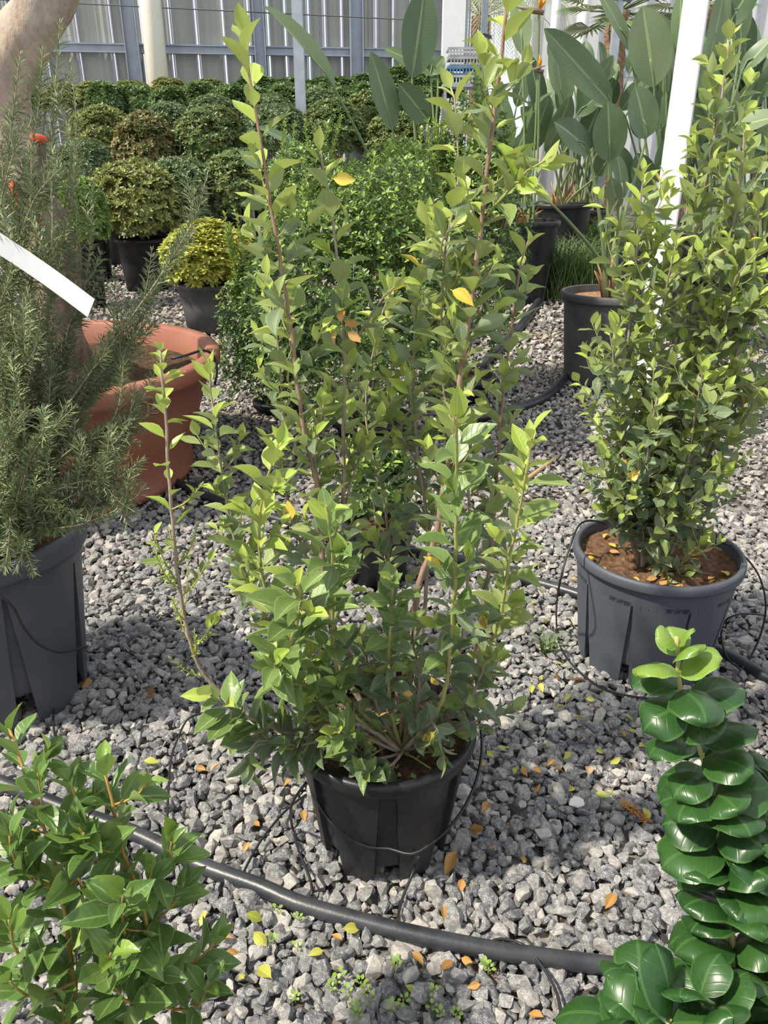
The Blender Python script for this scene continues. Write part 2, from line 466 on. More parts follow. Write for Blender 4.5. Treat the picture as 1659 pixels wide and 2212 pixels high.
def place_templates(tpls, which, pos, R, scale, tint):
    Vs, Fs, Ts, n = [], [], [], 0
    for k, (V, T) in enumerate(tpls):
        idx = np.nonzero(which == k)[0]
        if len(idx) == 0: continue
        W = np.einsum('nij,vj->nvi', R[idx], V) * scale[idx][:, None, None] + pos[idx][:, None, :]
        m = len(V)
        Fs.append((T[None] + (np.arange(len(idx)) * m)[:, None, None] + n).reshape(-1, T.shape[1]))
        Vs.append(W.reshape(-1, 3)); Ts.append(np.repeat(tint[idx], m)); n += len(idx) * m
    return np.concatenate(Vs), np.concatenate(Fs), np.concatenate(Ts)

def build_gravel():
    def field(d0, d1, sp, margin=0.12):
        ys = np.arange(d0, d1, sp * 0.9)
        out = []
        for i, y in enumerate(ys):
            hw = 0.5 * (0.912 * y + 0.62) + margin
            xs = np.arange(-hw, hw, sp) + (i % 2) * sp / 2
            out.append(np.stack([xs, np.full(len(xs), y)], -1))
        p = np.concatenate(out)
        return p + rng.uniform(-0.42, 0.42, p.shape) * sp
    near = field(0.70, 3.3, 0.0262, 0.5)
    mid = field(3.3, 6.3, 0.038, 0.6)
    far = field(6.3, 11.0, 0.062, 0.0)
    def arr(p, lo, hi, tpls, sink):
        n = len(p)
        s = lo + (hi - lo) * rng.random(n) ** 1.8
        z = np.array([gz(y) for y in p[:, 1]]) + rng.uniform(-0.3, 0.35, n) * s * sink
        return dict(pos=np.column_stack([p, z]), R=rot_mats(n, 0.45), s=s, w=rng.integers(0, len(tpls), n),
                    t=rng.random(n), tpl=tpls)
    under = field(0.74, 2.6, 0.031)
    U = arr(under, 0.018, 0.026, HULL_F, 0.3)
    U['pos'][:, 2] -= 0.013
    A = arr(near, 0.0135, 0.034, HULL_N, 1.0)
    size = A['s'] / (A['pos'][:, 1] * ct + CAMH * st)
    px = np.array([to_px(p) for p in A['pos']])
    vis = (px[:, 0] > 15) & (px[:, 0] < IW - 15) & (px[:, 1] < IH - 12)
    # clear of pots and front plants, so that the chosen ones are in the open
    vis &= ~((px[:, 0] < 490) & (px[:, 1] > 1560)) & ~((px[:, 0] > 1280) & (px[:, 1] > 1400))
    order = np.argsort(-size * vis)
    own, rest = order[:300], order[300:]
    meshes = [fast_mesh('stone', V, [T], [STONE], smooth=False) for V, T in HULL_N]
    from mathutils import Matrix
    for i in own:
        o = bpy.data.objects.new('stone', meshes[A['w'][i]])
        COL.objects.link(o); o.parent = ground
        M = Matrix(A['R'][i].tolist()).to_4x4()
        o.matrix_local = Matrix.Translation(A['pos'][i].tolist()) @ M @ Matrix.Scale(float(A['s'][i]), 4)
    Vs, Fs, Ts, n = [], [], [], 0
    B = arr(mid, 0.017, 0.036, HULL_F, 0.9)
    C = arr(far, 0.026, 0.05, HULL_F, 0.7)
    for D, idx in ((A, rest), (U, np.arange(len(under))), (B, np.arange(len(mid))), (C, np.arange(len(far)))):
        V, T, t = place_templates(D['tpl'], D['w'][idx], D['pos'][idx], D['R'][idx], D['s'][idx], D['t'][idx])
        Vs.append(V); Fs.append(T + n); Ts.append(t); n += len(V)
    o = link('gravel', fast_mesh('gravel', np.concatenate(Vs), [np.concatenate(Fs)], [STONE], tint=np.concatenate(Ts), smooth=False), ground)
    tag(o, kind='stuff')
build_gravel()

# ------------------------------------------------------------------ leaves
def leaf_template(W=0.5, fold=0.22, curl=0.25, nu=6, nv=4, petiole=0.10, peak=0.85, tip=1.0, wave=0.0, twist=0.0, bend=0.0, curlp=2.0, cup=0.0, blunt=False, roll=0.0):
    """unit-length leaf along +Y, upper face +Z; returns V, quads, uv"""
    V, UV = [], []
    us = np.concatenate([[-petiole], np.linspace(0, 1, nu)]) if petiole > 0 else np.linspace(0, 1, nu + 1)
    if blunt: us = np.concatenate([[-petiole], 0.5 - 0.5 * np.cos(np.linspace(0.12, math.pi, nu))])
    for u in us:
        if u <= 0: w = 0.012
        else: w = W / 2 * max(0.02, math.sin(math.pi * min(1.0, u ** peak)) ** tip)
        if u >= 0.999 and not blunt: w = 0.006
        if blunt and u > 0: w = W / 2 * max(0.02, math.sqrt(max(0.0, 1 - abs((u - 0.5) / 0.5) ** 2.4)))
        for j in range(nv + 1):
            v = -1 + 2 * j / nv
            x = v * w
            uu = max(u, 0.0)
            z = fold * abs(v) * w * 2 - curl * uu ** curlp + wave * w * math.sin(7 * uu + (1.5 if v > 0 else 0)) * v * v
            z -= cup * v * v * W * .5 * min(1.0, 4 * uu)
            y = u - 0.25 * curl * uu ** 3
            if roll:                              # the tip rolls under
                yy = zz = 0.0; st_ = uu / 12
                for q in range(12):
                    an = roll * ((q + .5) * st_) ** 2.0
                    yy += math.cos(an) * st_; zz -= math.sin(an) * st_
                an = roll * uu ** 2
                dz = z
                y = (yy if u > 0 else u) + math.sin(an) * dz; z = zz + math.cos(an) * dz
            if twist:
                a = twist * uu
                x, z = x * math.cos(a) - z * math.sin(a), x * math.sin(a) + z * math.cos(a)
            x += bend * uu * uu
            V.append((x, y, z)); UV.append((max(u, 0), j / nv))
    nr = len(us); m = nv + 1
    Q = [[i*m+j, i*m+j+1, (i+1)*m+j+1, (i+1)*m+j] for i in range(nr-1) for j in range(nv)]
    V = np.array(V); V[:, 1] += petiole
    return V / (1 + petiole), np.array(Q), np.array(UV)

TPL = [leaf_template(0.56, 0.20, 0.10), leaf_template(0.50, 0.30, 0.22, bend=0.06), leaf_template(0.60, 0.14, 0.05, wave=0.2),
       leaf_template(0.54, 0.34, 0.30), leaf_template(0.48, 0.22, -0.10, twist=0.4), leaf_template(0.56, 0.26, 0.16, twist=-0.45, bend=-0.06)]

class Foliage:
    def __init__(self): self.p = []; self.d = []; self.n = []; self.L = []; self.m = []; self.v = []
    def leaf(self, pos, d, nrm, L, mat, var):
        self.p.append(pos); self.d.append(d); self.n.append(nrm); self.L.append(L); self.m.append(mat); self.v.append(var)
    def frames(self):
        d = unit(np.array(self.d)); n = np.array(self.n)
        n = unit(n - d * np.sum(n * d, -1, keepdims=True))
        x = np.cross(d, n)
        return np.stack([x, d, n], -1)              # columns
    def build(self, root, mats, tpls, keep=300, name='leaf', rest='foliage'):
        from mathutils import Matrix
        Pn = np.array(self.p); R = self.frames(); L = np.array(self.L); M = np.array(self.m); W = np.array(self.v)
        size = np.array([l / max(0.2, depth(p)) for l, p in zip(L, Pn)])
        px = np.array([to_px(p) for p in Pn])
        ins = (px[:, 0] > -20) & (px[:, 0] < IW + 20) & (px[:, 1] > -20) & (px[:, 1] < IH + 20)
        order = np.argsort(-size * (ins + 0.01))
        own, oth = order[:keep], order[keep:]
        cache = {}
        inv = root.matrix_basis.inverted()
        for i in own:
            k = (W[i], M[i])
            if k not in cache:
                V, Q, UV = tpls[W[i]]
                cache[k] = fast_mesh(name, V, [Q], [mats[M[i]]], uv=UV)
            o = bpy.data.objects.new(name, cache[k]); COL.objects.link(o); o.parent = root
            loc = Vector(Pn[i]) - root.location
            o.matrix_local = Matrix.Translation(loc) @ Matrix(R[i].tolist()).to_4x4() @ Matrix.Scale(float(L[i]), 4)
        if len(oth):
            Vs, Qs, Us, Ts, Ms, n = [], [], [], [], [], 0
            base = np.array(root.location)
            for k, (V, Q, UV) in enumerate(tpls):
                idx = oth[W[oth] == k]
                if len(idx) == 0: continue
                X = np.einsum('nij,vj->nvi', R[idx], V) * L[idx][:, None, None] + (Pn[idx] - base)[:, None, :]
                Qs.append((Q[None] + (np.arange(len(idx)) * len(V))[:, None, None] + n).reshape(-1, 4))
                Vs.append(X.reshape(-1, 3)); Us.append(np.tile(UV, (len(idx), 1)))
                Ts.append(np.repeat(rng.random(len(idx)), len(V))); Ms.append(np.repeat(M[idx], len(Q))); n += len(idx) * len(V)
            me = fast_mesh(rest, np.concatenate(Vs), [np.concatenate(Qs)], mats, np.concatenate(Ms), np.concatenate(Us), np.concatenate(Ts))
            o = bpy.data.objects.new(rest, me); COL.objects.link(o); o.parent = root
            tag(o, kind='stuff')

def perp(T, phi):
    T = unit(T)
    a = np.array([0, 0, 1.0]) if abs(T[2]) < 0.85 else np.array([1.0, 0, 0])
    u = unit(np.cross(T, a)); w = np.cross(T, u)
    return math.cos(phi) * u + math.sin(phi) * w

def leaves_on(fol, path, s0, s1, spacing, L, matf, spread=1.0, nvar=6, tipL=0.6, keepout=None, droop=0.0):
    """alternate leaves along a path between fractions s0..s1"""
    seg = np.linalg.norm(np.diff(path, axis=0), axis=1)
    cum = np.concatenate([[0], np.cumsum(seg)]); tot = cum[-1]
    phi = rng.uniform(0, 6.28)
    s = s0 * tot
    while s < s1 * tot:
        i = min(len(path) - 2, int(np.searchsorted(cum, s)) - 1 if s > 0 else 0)
        i = max(0, i)
        f = (s - cum[i]) / (seg[i] + 1e-9)
        pos = path[i] * (1 - f) + path[i+1] * f
        T = unit(path[min(i+1, len(path)-1)] - path[i])
        fr = s / tot
        phi += 2.4 + rng.normal(0, 0.35)
        q = perp(T, phi)
        near_tip = max(0.0, 1 - (tot - s) / 0.07)
        a = (0.95 - 0.50 * near_tip + rng.normal(0, 0.16)) * spread
        d = T * math.cos(a) + q * math.sin(a)
        d = unit(d + np.array([0, 0, -droop * (1 - near_tip)]) + rng.normal(0, 0.10, 3))
        nrm = unit(T * math.sin(a) - q * math.cos(a) + np.array([0, 0, 0.45]) + rng.normal(0, 0.28, 3))
        ll = L * rng.uniform(0.72, 1.22) * (1 - (1 - tipL) * near_tip)
        fol.leaf(pos, d, nrm, ll, matf(fr, near_tip), int(rng.integers(0, nvar)))
        s += spacing * rng.uniform(0.7, 1.3) * (1 - 0.45 * near_tip)

def path_px(pts, d0, d1, bend=None):
    """pts base->tip as (px, py); distance ahead runs from d0 to d1"""
    n = len(pts); out = []
    for k, q in enumerate(pts):
        f = k / (n - 1)
        d = q[2] if len(q) > 2 else d0 + (d1 - d0) * f
        out.append(P(q[0], q[1], d))
    return smooth_path(out, 0.025)

def stem_obj(path, r0, r1, mat, root, name='stem', n=7):
    k = len(path)
    V, Q, caps = tube_arrays(path + rng.normal(0, 0.0008, path.shape), np.linspace(r0, r1, k), n)
    return attach(link(name, fast_mesh(name, V - np.array(root.location), [Q, caps], [mat])), root)

def attach(o, root):
    o.parent = root
    return o

# ------------------------------------------------------------------ pots
def pot_mesh(r0, r1, h, wedges=8, notch=0.05, rec=0.006, soil=0.06, phase=0.0, narrow=0.06, wide=0.16, top=0.86):
    """tapered nursery pot with flared recesses running down to feet"""
    zs = [0.0, 0.05, 0.12, 0.25, 0.4, 0.55, 0.7, 0.8, top, top + 0.015, 0.96, 1.0]
    cols = []                                     # (angle at a height, recessed?)
    if wedges:
        k = 2*math.pi / wedges
        for w in range(wedges):
            c0 = phase + w * k
            for e, inn in ((-1.0, 0), (-0.93, 1), (0.0, 1), (0.93, 1), (1.0, 0)):
                cols.append(lambda f, c0=c0, e=e: c0 + e * (wide + (narrow - wide) * min(1, f / top)) ); cols[-1].inn = inn
            for q in range(1, 7):
                def g(f, c0=c0, q=q):
                    wd = wide + (narrow - wide) * min(1, f / top)
                    return c0 + wd + (k - 2*wd) * q / 7
                g.inn = 0; cols.append(g)
    else:
        for q in range(64):
            def g(f, q=q): return 2*math.pi*q/64
            g.inn = 0; cols.append(g)
    nth = len(cols); V = []
    for f in zs:
        for cfn in cols:
            t = cfn(f); r = r0 + (r1 - r0) * f; z = f * h
            if cfn.inn and f <= top:
                r -= rec
                z = max(z, notch + f * 0.01)
            V.append((r*math.cos(t), r*math.sin(t), z))
    nz = len(zs)
    for r, z in [(r1 - 0.008, h), (r0 + (r1 - r0) * (1 - soil / h) - 0.008, h - soil - 0.01)]:
        for cfn in cols: t = cfn(1.0); V.append((r*math.cos(t), r*math.sin(t), z))
    zb = notch * 0.9 if wedges else 0.002
    for cfn in cols: t = cfn(0.0); V.append(((r0 - rec - 0.004)*math.cos(t), (r0 - rec - 0.004)*math.sin(t), zb))
    Fq = []
    def strip(a, b):
        for j in range(nth):
            k = (j + 1) % nth
            Fq.append([a*nth+j, a*nth+k, b*nth+k, b*nth+j])
    for i in range(nz + 1): strip(i, i + 1)
    strip(nz + 2, 0)
    c = len(V); V.append((0, 0, zb))
    Tq = [[(nz+2)*nth+(j+1) % nth, (nz+2)*nth+j, c] for j in range(nth)]
    return np.array(V), np.array(Fq), np.array(Tq)

def lathe(prof, n=64):
    th = np.linspace(0, 2*math.pi, n, endpoint=False)
    V = np.array([[r*math.cos(t), r*math.sin(t), z] for r, z in prof for t in th])
    Fq = [[a*n+j, a*n+(j+1) % n, (a+1)*n+(j+1) % n, (a+1)*n+j] for a in range(len(prof)-1) for j in range(n)]
    return V, np.array(Fq)

def soil_disc(r, z, amp=0.012, n=40, rings=9):
    V = [(0, 0, z + amp)]
    for k in range(1, rings + 1):
        for j in range(n):
            t = 2*math.pi*j/n
            rr = r * k / rings
            e = 1 if k < rings else 0
            V.append((rr*math.cos(t), rr*math.sin(t), z + e * rng.normal(0.2, 0.5) * amp))
    T = [[0, 1 + j, 1 + (j+1) % n] for j in range(n)]
    Q = [[1+(k-1)*n+j, 1+k*n+j, 1+k*n+(j+1) % n, 1+(k-1)*n+(j+1) % n] for k in range(1, rings) for j in range(n)]
    return np.array(V), [np.array(Q), np.array(T)]

def add_pot(root, r0, r1, h, mat, soilmat, lip=0.012, liph=0.028, soil=0.05, **kw):
    V, Q, T = pot_mesh(r0, r1, h, soil=soil, **kw)
    p = attach(link('pot', fast_mesh('pot', V, [Q, T], [mat])), root)
    m = p.data
    try:
        m.set_sharp_from_angle(angle=math.radians(28))
    except Exception: pass
    a = r1 - 0.004
    prof = [(a, h-liph), (r1+lip*0.8, h-liph), (r1+lip, h-liph*0.8), (r1+lip, h-liph*0.25), (r1+lip*0.75, h), (r1+lip*0.2, h+0.004), (r1-0.006, h+0.002), (r1-0.008, h-0.02)]
    V, Q = lathe(prof, 72)
    rim = link('rim', fast_mesh('rim', V, [Q], [mat])); rim.parent = p
    rs = r0 + (r1 - r0) * (1 - soil / h) - 0.006
    V, fs = soil_disc(rs, h - soil)
    attach(link('soil', fast_mesh('soil', V, fs, [soilmat])), root)
    return p

def twig_mesh(root, twigs, mat, name='twig'):
    if not twigs: return
    mb = MB()
    base = np.array(root.location)
    for path, r0, r1 in twigs:
        mb.tube(path - base, np.linspace(r0, r1, len(path)), 5)
    o = attach(mb.build(name, mat), root)
    tag(o, kind='stuff')

def side_twigs(fol, twigs, path, s0, s1, gap, length, L, matf, rad=0.0016, spacing=0.016, up=0.7, spread=1.0, nvar=6):
    seg = np.linalg.norm(np.diff(path, axis=0), axis=1)
    cum = np.concatenate([[0], np.cumsum(seg)]); tot = cum[-1]
    s = s0 * tot; phi = rng.uniform(0, 6.28)
    while s < s1 * tot:
        i = max(0, min(len(path) - 2, int(np.searchsorted(cum, s)) - 1))
        T = unit(path[i+1] - path[i]); phi += 2.4 + rng.normal(0, 0.4)
        d = unit(perp(T, phi) + T * up)
        ln = length * rng.uniform(0.5, 1.25)
        p0 = path[i]
        pts = [p0, p0 + d * ln * 0.5 + np.array([0, 0, 0.0]), p0 + d * ln * 0.9 + T * ln * 0.25 + np.array([0, 0, 0.1 * ln])]
        tp = smooth_path(pts, 0.012)
        twigs.append((tp, rad, rad * 0.6))
        leaves_on(fol, tp, 0.12, 1.0, spacing, L, matf, spread, nvar)
        s += gap * rng.uniform(0.6, 1.4)

# ------------------------------------------------------------------ the shrub in the middle
def central_shrub():
    c = np.array([0.0, 1.40, 0.0])
    c[0] = P(829, 1590, 1.40)[0]
    root = thing('potted_shrub', c, 'tall open shrub with many thin upright stems in a black ribbed pot', 'potted plant')
    H = 0.335
    add_pot(root, 0.150, 0.196, H, POT_BLACK, SOIL_DK, soil=0.055, wedges=7, notch=0.05, rec=0.011, phase=-math.pi/2 + 0.05, narrow=0.09, wide=0.20, top=0.9)
    fol, twigs = Foliage(), []
    mats = [L_YOUNG, L_MID, L_OLD, L_GLOSS, L_YELLOW, L_TAN]
    def age(lo, hi, gl=False):
        def f(fr, tip):
            if rng.random() < 0.006: return 4
            x = lo + (hi - lo) * fr + 0.35 * tip + rng.normal(0, 0.12)
            if gl: return 0 if x > 1.0 else (3 if x > 0.45 else 2)
            return 0 if x > 0.78 else (1 if x > 0.42 else 2)
        return f
    B = (868, 1625)
    # (points base->tip, depth at base, depth at tip, r0, r1, leaf length, spacing, side twig length, age, bark)
    tall = [
     ([B, (800, 1480), (712, 1330), (690, 1080), (655, 920), (635, 760), (603, 550), (568, 340), (540, 170), (528, 70)], 1.42, 1.50, .0075, .0022, .056, .030, .075, (.05, 1.0), B_RED),
     ([B, (770, 1500), (722, 1380), (741, 1080), (742, 900), (745, 760), (735, 640), (720, 480), (692, 330)], 1.44, 1.58, .0075, .0022, .054, .034, .07, (.05, .9), B_GREY),
     ([B, (890, 1400), (905, 1260), (938, 1170), (962, 1030), (988, 860), (1008, 720), (1035, 520), (1060, 300), (1082, 130), (1096, 0), (1100, -60)], 1.42, 1.56, .0085, .0028, .058, .028, .085, (.05, .95), B_RED),
     ([B, (905, 1420), (925, 1180), (905, 1000), (893, 850), (897, 700), (915, 560), (925, 470)], 1.46, 1.66, .006, .002, .054, .024, .085, (.1, .75), B_GREY),
     ([B, (1000, 1480), (1050, 1280), (1072, 1050), (1082, 900), (1100, 750), (1120, 600), (1140, 520)], 1.46, 1.66, .006, .002, .054, .026, .08, (.1, .7), B_RED),
     ([B, (800, 1450), (700, 1280), (640, 1150), (612, 1020), (612, 900), (600, 740), (575, 600), (560, 480)], 1.47, 1.66, .005, .0016, .05, .028, .065, (.1, .75), B_GREY),
     ([B, (850, 1420), (842, 1240), (830, 1080), (800, 960), (790, 860), (820, 700), (850, 620)], 1.5, 1.68, .005, .0016, .052, .026, .075, (.05, .7), B_GREY),
     ([B, (980, 1450), (1010, 1250), (1010, 1050), (960, 850), (955, 640), (965, 520), (990, 400), (985, 250), (975, 190)], 1.46, 1.60, .005, .0016, .055, .028, .075, (.1, .95), B_GREY),
     ([B, (640, 1440), (560, 1300), (510, 1180), (480, 1020), (460, 880), (450, 790)], 1.42, 1.52, .005, .0018, .055, .022, .06, (.1, .85), B_GREY),
     ([B, (740, 1500), (640, 1400), (575, 1280), (560, 1130), (585, 1010), (600, 960)], 1.36, 1.30, .005, .0018, .056, .022, .06, (.25, 1.0), B_GREEN),
     ([B, (950, 1540), (1010, 1480), (1075, 1350), (1102, 1200), (1130, 1060), (1150, 930)], 1.36, 1.30, .0055, .002, .058, .020, .05, (.1, .9), B_GREEN),
     ([B, (760, 1540), (722, 1420), (718, 1300), (717, 1190), (703, 1090)], 1.34, 1.20, .0055, .0025, .062, .021, .05, (.2, .9), B_GREEN),
     ([B, (930, 1560), (962, 1490), (972, 1390), (984, 1250), (986, 1100), (985, 960), (985, 900)], 1.34, 1.16, .0055, .0025, .060, .026, .05, (.15, .9), B_GREEN),
     ([B, (842, 1520), (840, 1420), (846, 1320), (848, 1250)], 1.36, 1.22, .005, .002, .055, .018, .045, (.0, .7), B_GREEN),
     ([B, (740, 1560), (660, 1480), (600, 1470), (630, 1380), (650, 1300), (640, 1262)], 1.34, 1.14, .0055, .0028, .073, .020, .05, (.3, .95), B_GREEN),
     ([B, (760, 1560), (640, 1585), (560, 1560), (500, 1530), (455, 1500)], 1.33, 1.20, .0055, .0025, .066, .018, .06, (.15, .75), B_GREY),
     ([B, (760, 1590), (640, 1610), (560, 1600), (540, 1640)], 1.33, 1.19, .0045, .002, .070, .018, .05, (-.1, .25), B_GREY),
     ([B, (960, 1590), (1020, 1560), (1080, 1545), (1110, 1530)], 1.36, 1.30, .004, .0016, .045, .018, .04, (-.1, .2), B_GREY),
     ([B, (800, 1640), (750, 1590), (722, 1570)], 1.33, 1.19, .004, .002, .048, .013, .035, (.3, .7), B_GREY),
     ([B, (850, 1650), (810, 1670), (780, 1660)], 1.32, 1.19, .004, .002, .046, .013, .035, (.0, .3), B_GREY),
     ([B, (900, 1590), (935, 1560), (950, 1600), (960, 1640)], 1.33, 1.22, .004, .002, .048, .014, .035, (.0, .25), B_GREY),
     ([B, (820, 1540), (800, 1470), (790, 1410), (780, 1370)], 1.38, 1.3, .005, .002, .052, .018, .05, (.0, .4), B_GREY),
     ([B, (900, 1540), (905, 1450), (890, 1390), (895, 1340)], 1.38, 1.32, .005, .002, .052, .018, .05, (.0, .4), B_GREY),
     ([B, (960, 1560), (1010, 1520), (1035, 1470), (1050, 1420)], 1.38, 1.28, .005, .002, .052, .018, .045, (.1, .5), B_GREY),
     ([(1043, 480, 1.52), (1090, 420), (1140, 370), (1180, 345)], 1.52, 1.44, .003, .0015, .062, .020, .04, (.5, 1.0), B_GREEN),
     ([(1000, 640, 1.54), (960, 560), (955, 520), (985, 480)], 1.54, 1.48, .003, .0015, .05, .024, .04, (.3, .6), B_GREY),
     ([(745, 770, 1.54), (790, 700), (830, 640), (880, 600)], 1.54, 1.50, .0025, .0012, .045, .03, .04, (.4, .8), B_GREY),
     ([(741, 1100, 1.50), (770, 1010), (810, 920), (850, 860)], 1.50, 1.52, .003, .0015, .05, .024, .05, (.3, .8), B_GREY),
     ([(700, 1080, 1.46), (680, 1000), (690, 920), (700, 870)], 1.46, 1.44, .003, .0015, .05, .026, .05, (.3, .8), B_GREY),
     ([(925, 1150, 1.52), (960, 1060), (990, 980), (1010, 930)], 1.52, 1.50, .003, .0015, .052, .024, .05, (.2, .7), B_GREY),
     ([(905, 1000, 1.56), (850, 920), (840, 840), (850, 780)], 1.56, 1.58, .003, .0015, .052, .022, .05, (.2, .7), B_GREY),
    ]
    for pts, d0, d1, r0, r1, L, sp, tw, ag, bark in tall:
        path = path_px(pts, d0, d1)
        stem_obj(path, r0, r1, bark, root)
        ln = np.sum(np.linalg.norm(np.diff(path, axis=0), axis=1))
        a = age(*ag, gl=(d1 < 1.25))
        s0 = 0.42 if ln > 0.9 else (0.32 if ln > 0.5 else 0.25)
        L *= 1.3
        leaves_on(fol, path, s0, 1.0, sp * 0.72, L, a)
        if tw > 0:
            side_twigs(fol, twigs, path, s0 * 0.95, 0.9, 0.046 if ln > 0.9 else 0.055, tw, L * 0.84, a, spacing=0.019)
    # sparse budding stem on the left
    path = path_px([(660, 1600), (560, 1560), (480, 1500), (430, 1440), (400, 1340), (380, 1200), (366, 1050), (358, 900), (350, 800), (345, 755)], 1.38, 1.42)
    stem_obj(path, .006, .0022, B_GREY, root)
    a = age(.3, 1.0)
    leaves_on(fol, path, 0.52, 1.0, 0.028, .052, a)
    leaves_on(fol, path, 0.86, 1.0, 0.014, .046, a)
    side_twigs(fol, twigs, path, 0.30, 0.62, 0.035, 0.10, .014, lambda f, t: 0, rad=0.0016, spacing=0.006, up=1.2)
    for st_, en in (((372, 1100), (440, 1040)), ((410, 1400), (470, 1330)), ((385, 1260), (330, 1150)), ((390, 1290), (450, 1210))):
        tp = smooth_path([P(*st_, 1.40), P((st_[0]+en[0])/2, (st_[1]+en[1])/2 + 12, 1.39), P(*en, 1.38)], 0.012)
        twigs.append((tp, .002, .0012)); leaves_on(fol, tp, 0.45, 1.0, 0.022, .042, a); leaves_on(fol, tp, 0.1, 0.9, 0.006, .012, lambda f, t: 0)
    # single withered leaves
    for px, py, d, m, L in ((972, 625, 1.42, 4, .055), (715, 385, 1.5, 4, .045), (738, 700, 1.46, 5, .034), (748, 715, 1.46, 5, .036), (728, 712, 1.46, 5, .03),
                            (740, 690, 1.46, 5, .034), (625, 705, 1.46, 4, .036), (640, 920, 1.46, 4, .04), (628, 1130, 1.36, 4, .045), (1040, 1325, 1.27, 4, .032),
                            (1125, 360, 1.5, 4, .045), (665, 1085, 1.4, 4, .03), (815, 1550, 1.25, 5, .03), (930, 1460, 1.2, 4, .026), (895, 1500, 1.25, 5, .025)):
        p = P(px, py, d)
        fol.leaf(p, unit(rng.normal(0, 1, 3) + np.array([0.3, 0, -0.5])), unit(rng.normal(0, .5, 3) + np.array([-.2, -.8, .5])), L, m, int(rng.integers(0, 6)))
    # bare shoots at the base
    b0 = P(*B, 1.40)
    for px, py, d in ((740, 1600, 1.3), (790, 1640, 1.26), (930, 1660, 1.27), (980, 1620, 1.3), (900, 1690, 1.24), (820, 1520, 1.42), (960, 1500, 1.42), (870, 1500, 1.4), (880, 1470, 1.36)):
        e = P(px, py, d)
        twigs.append((smooth_path([b0, (b0 + e) / 2 + rng.normal(0, .008, 3), e], 0.015), .0035, .0018))
    twig_mesh(root, twigs, B_GREEN)
    fol.build(root, mats, TPL)
    # tiny weeds on the soil
    w = MB()
    for k in range(70):
        a, r = rng.uniform(0, 6.28), 0.16 * math.sqrt(rng.random())
        q = np.array([r*math.cos(a), r*math.sin(a), H - 0.05])
        for j in range(4):
            t = rng.uniform(0, 6.28); s = rng.uniform(.006, .011)
            e = np.array([math.cos(t), math.sin(t), 0.4]) * s; x = np.array([-math.sin(t), math.cos(t), 0]) * s * .4
            w.add([q, q + e * .5 + x, q + e, q + e * .5 - x], [[[0, 1, 2, 3]]], rng.random())
    o = attach(w.build('soil_weeds', S_LIME), root); tag(o, kind='stuff')
central_shrub()

# ------------------------------------------------------------------ the shrub on the right
def age_fn(lo, hi, young=0.80, mid=0.42, yel=0.004):
    def f(fr, tip):
        if rng.random() < yel: return 4
        x = lo + (hi - lo) * fr + 0.35 * tip + rng.normal(0, 0.12)
        return 0 if x > young else (1 if x > mid else 2)
    return f

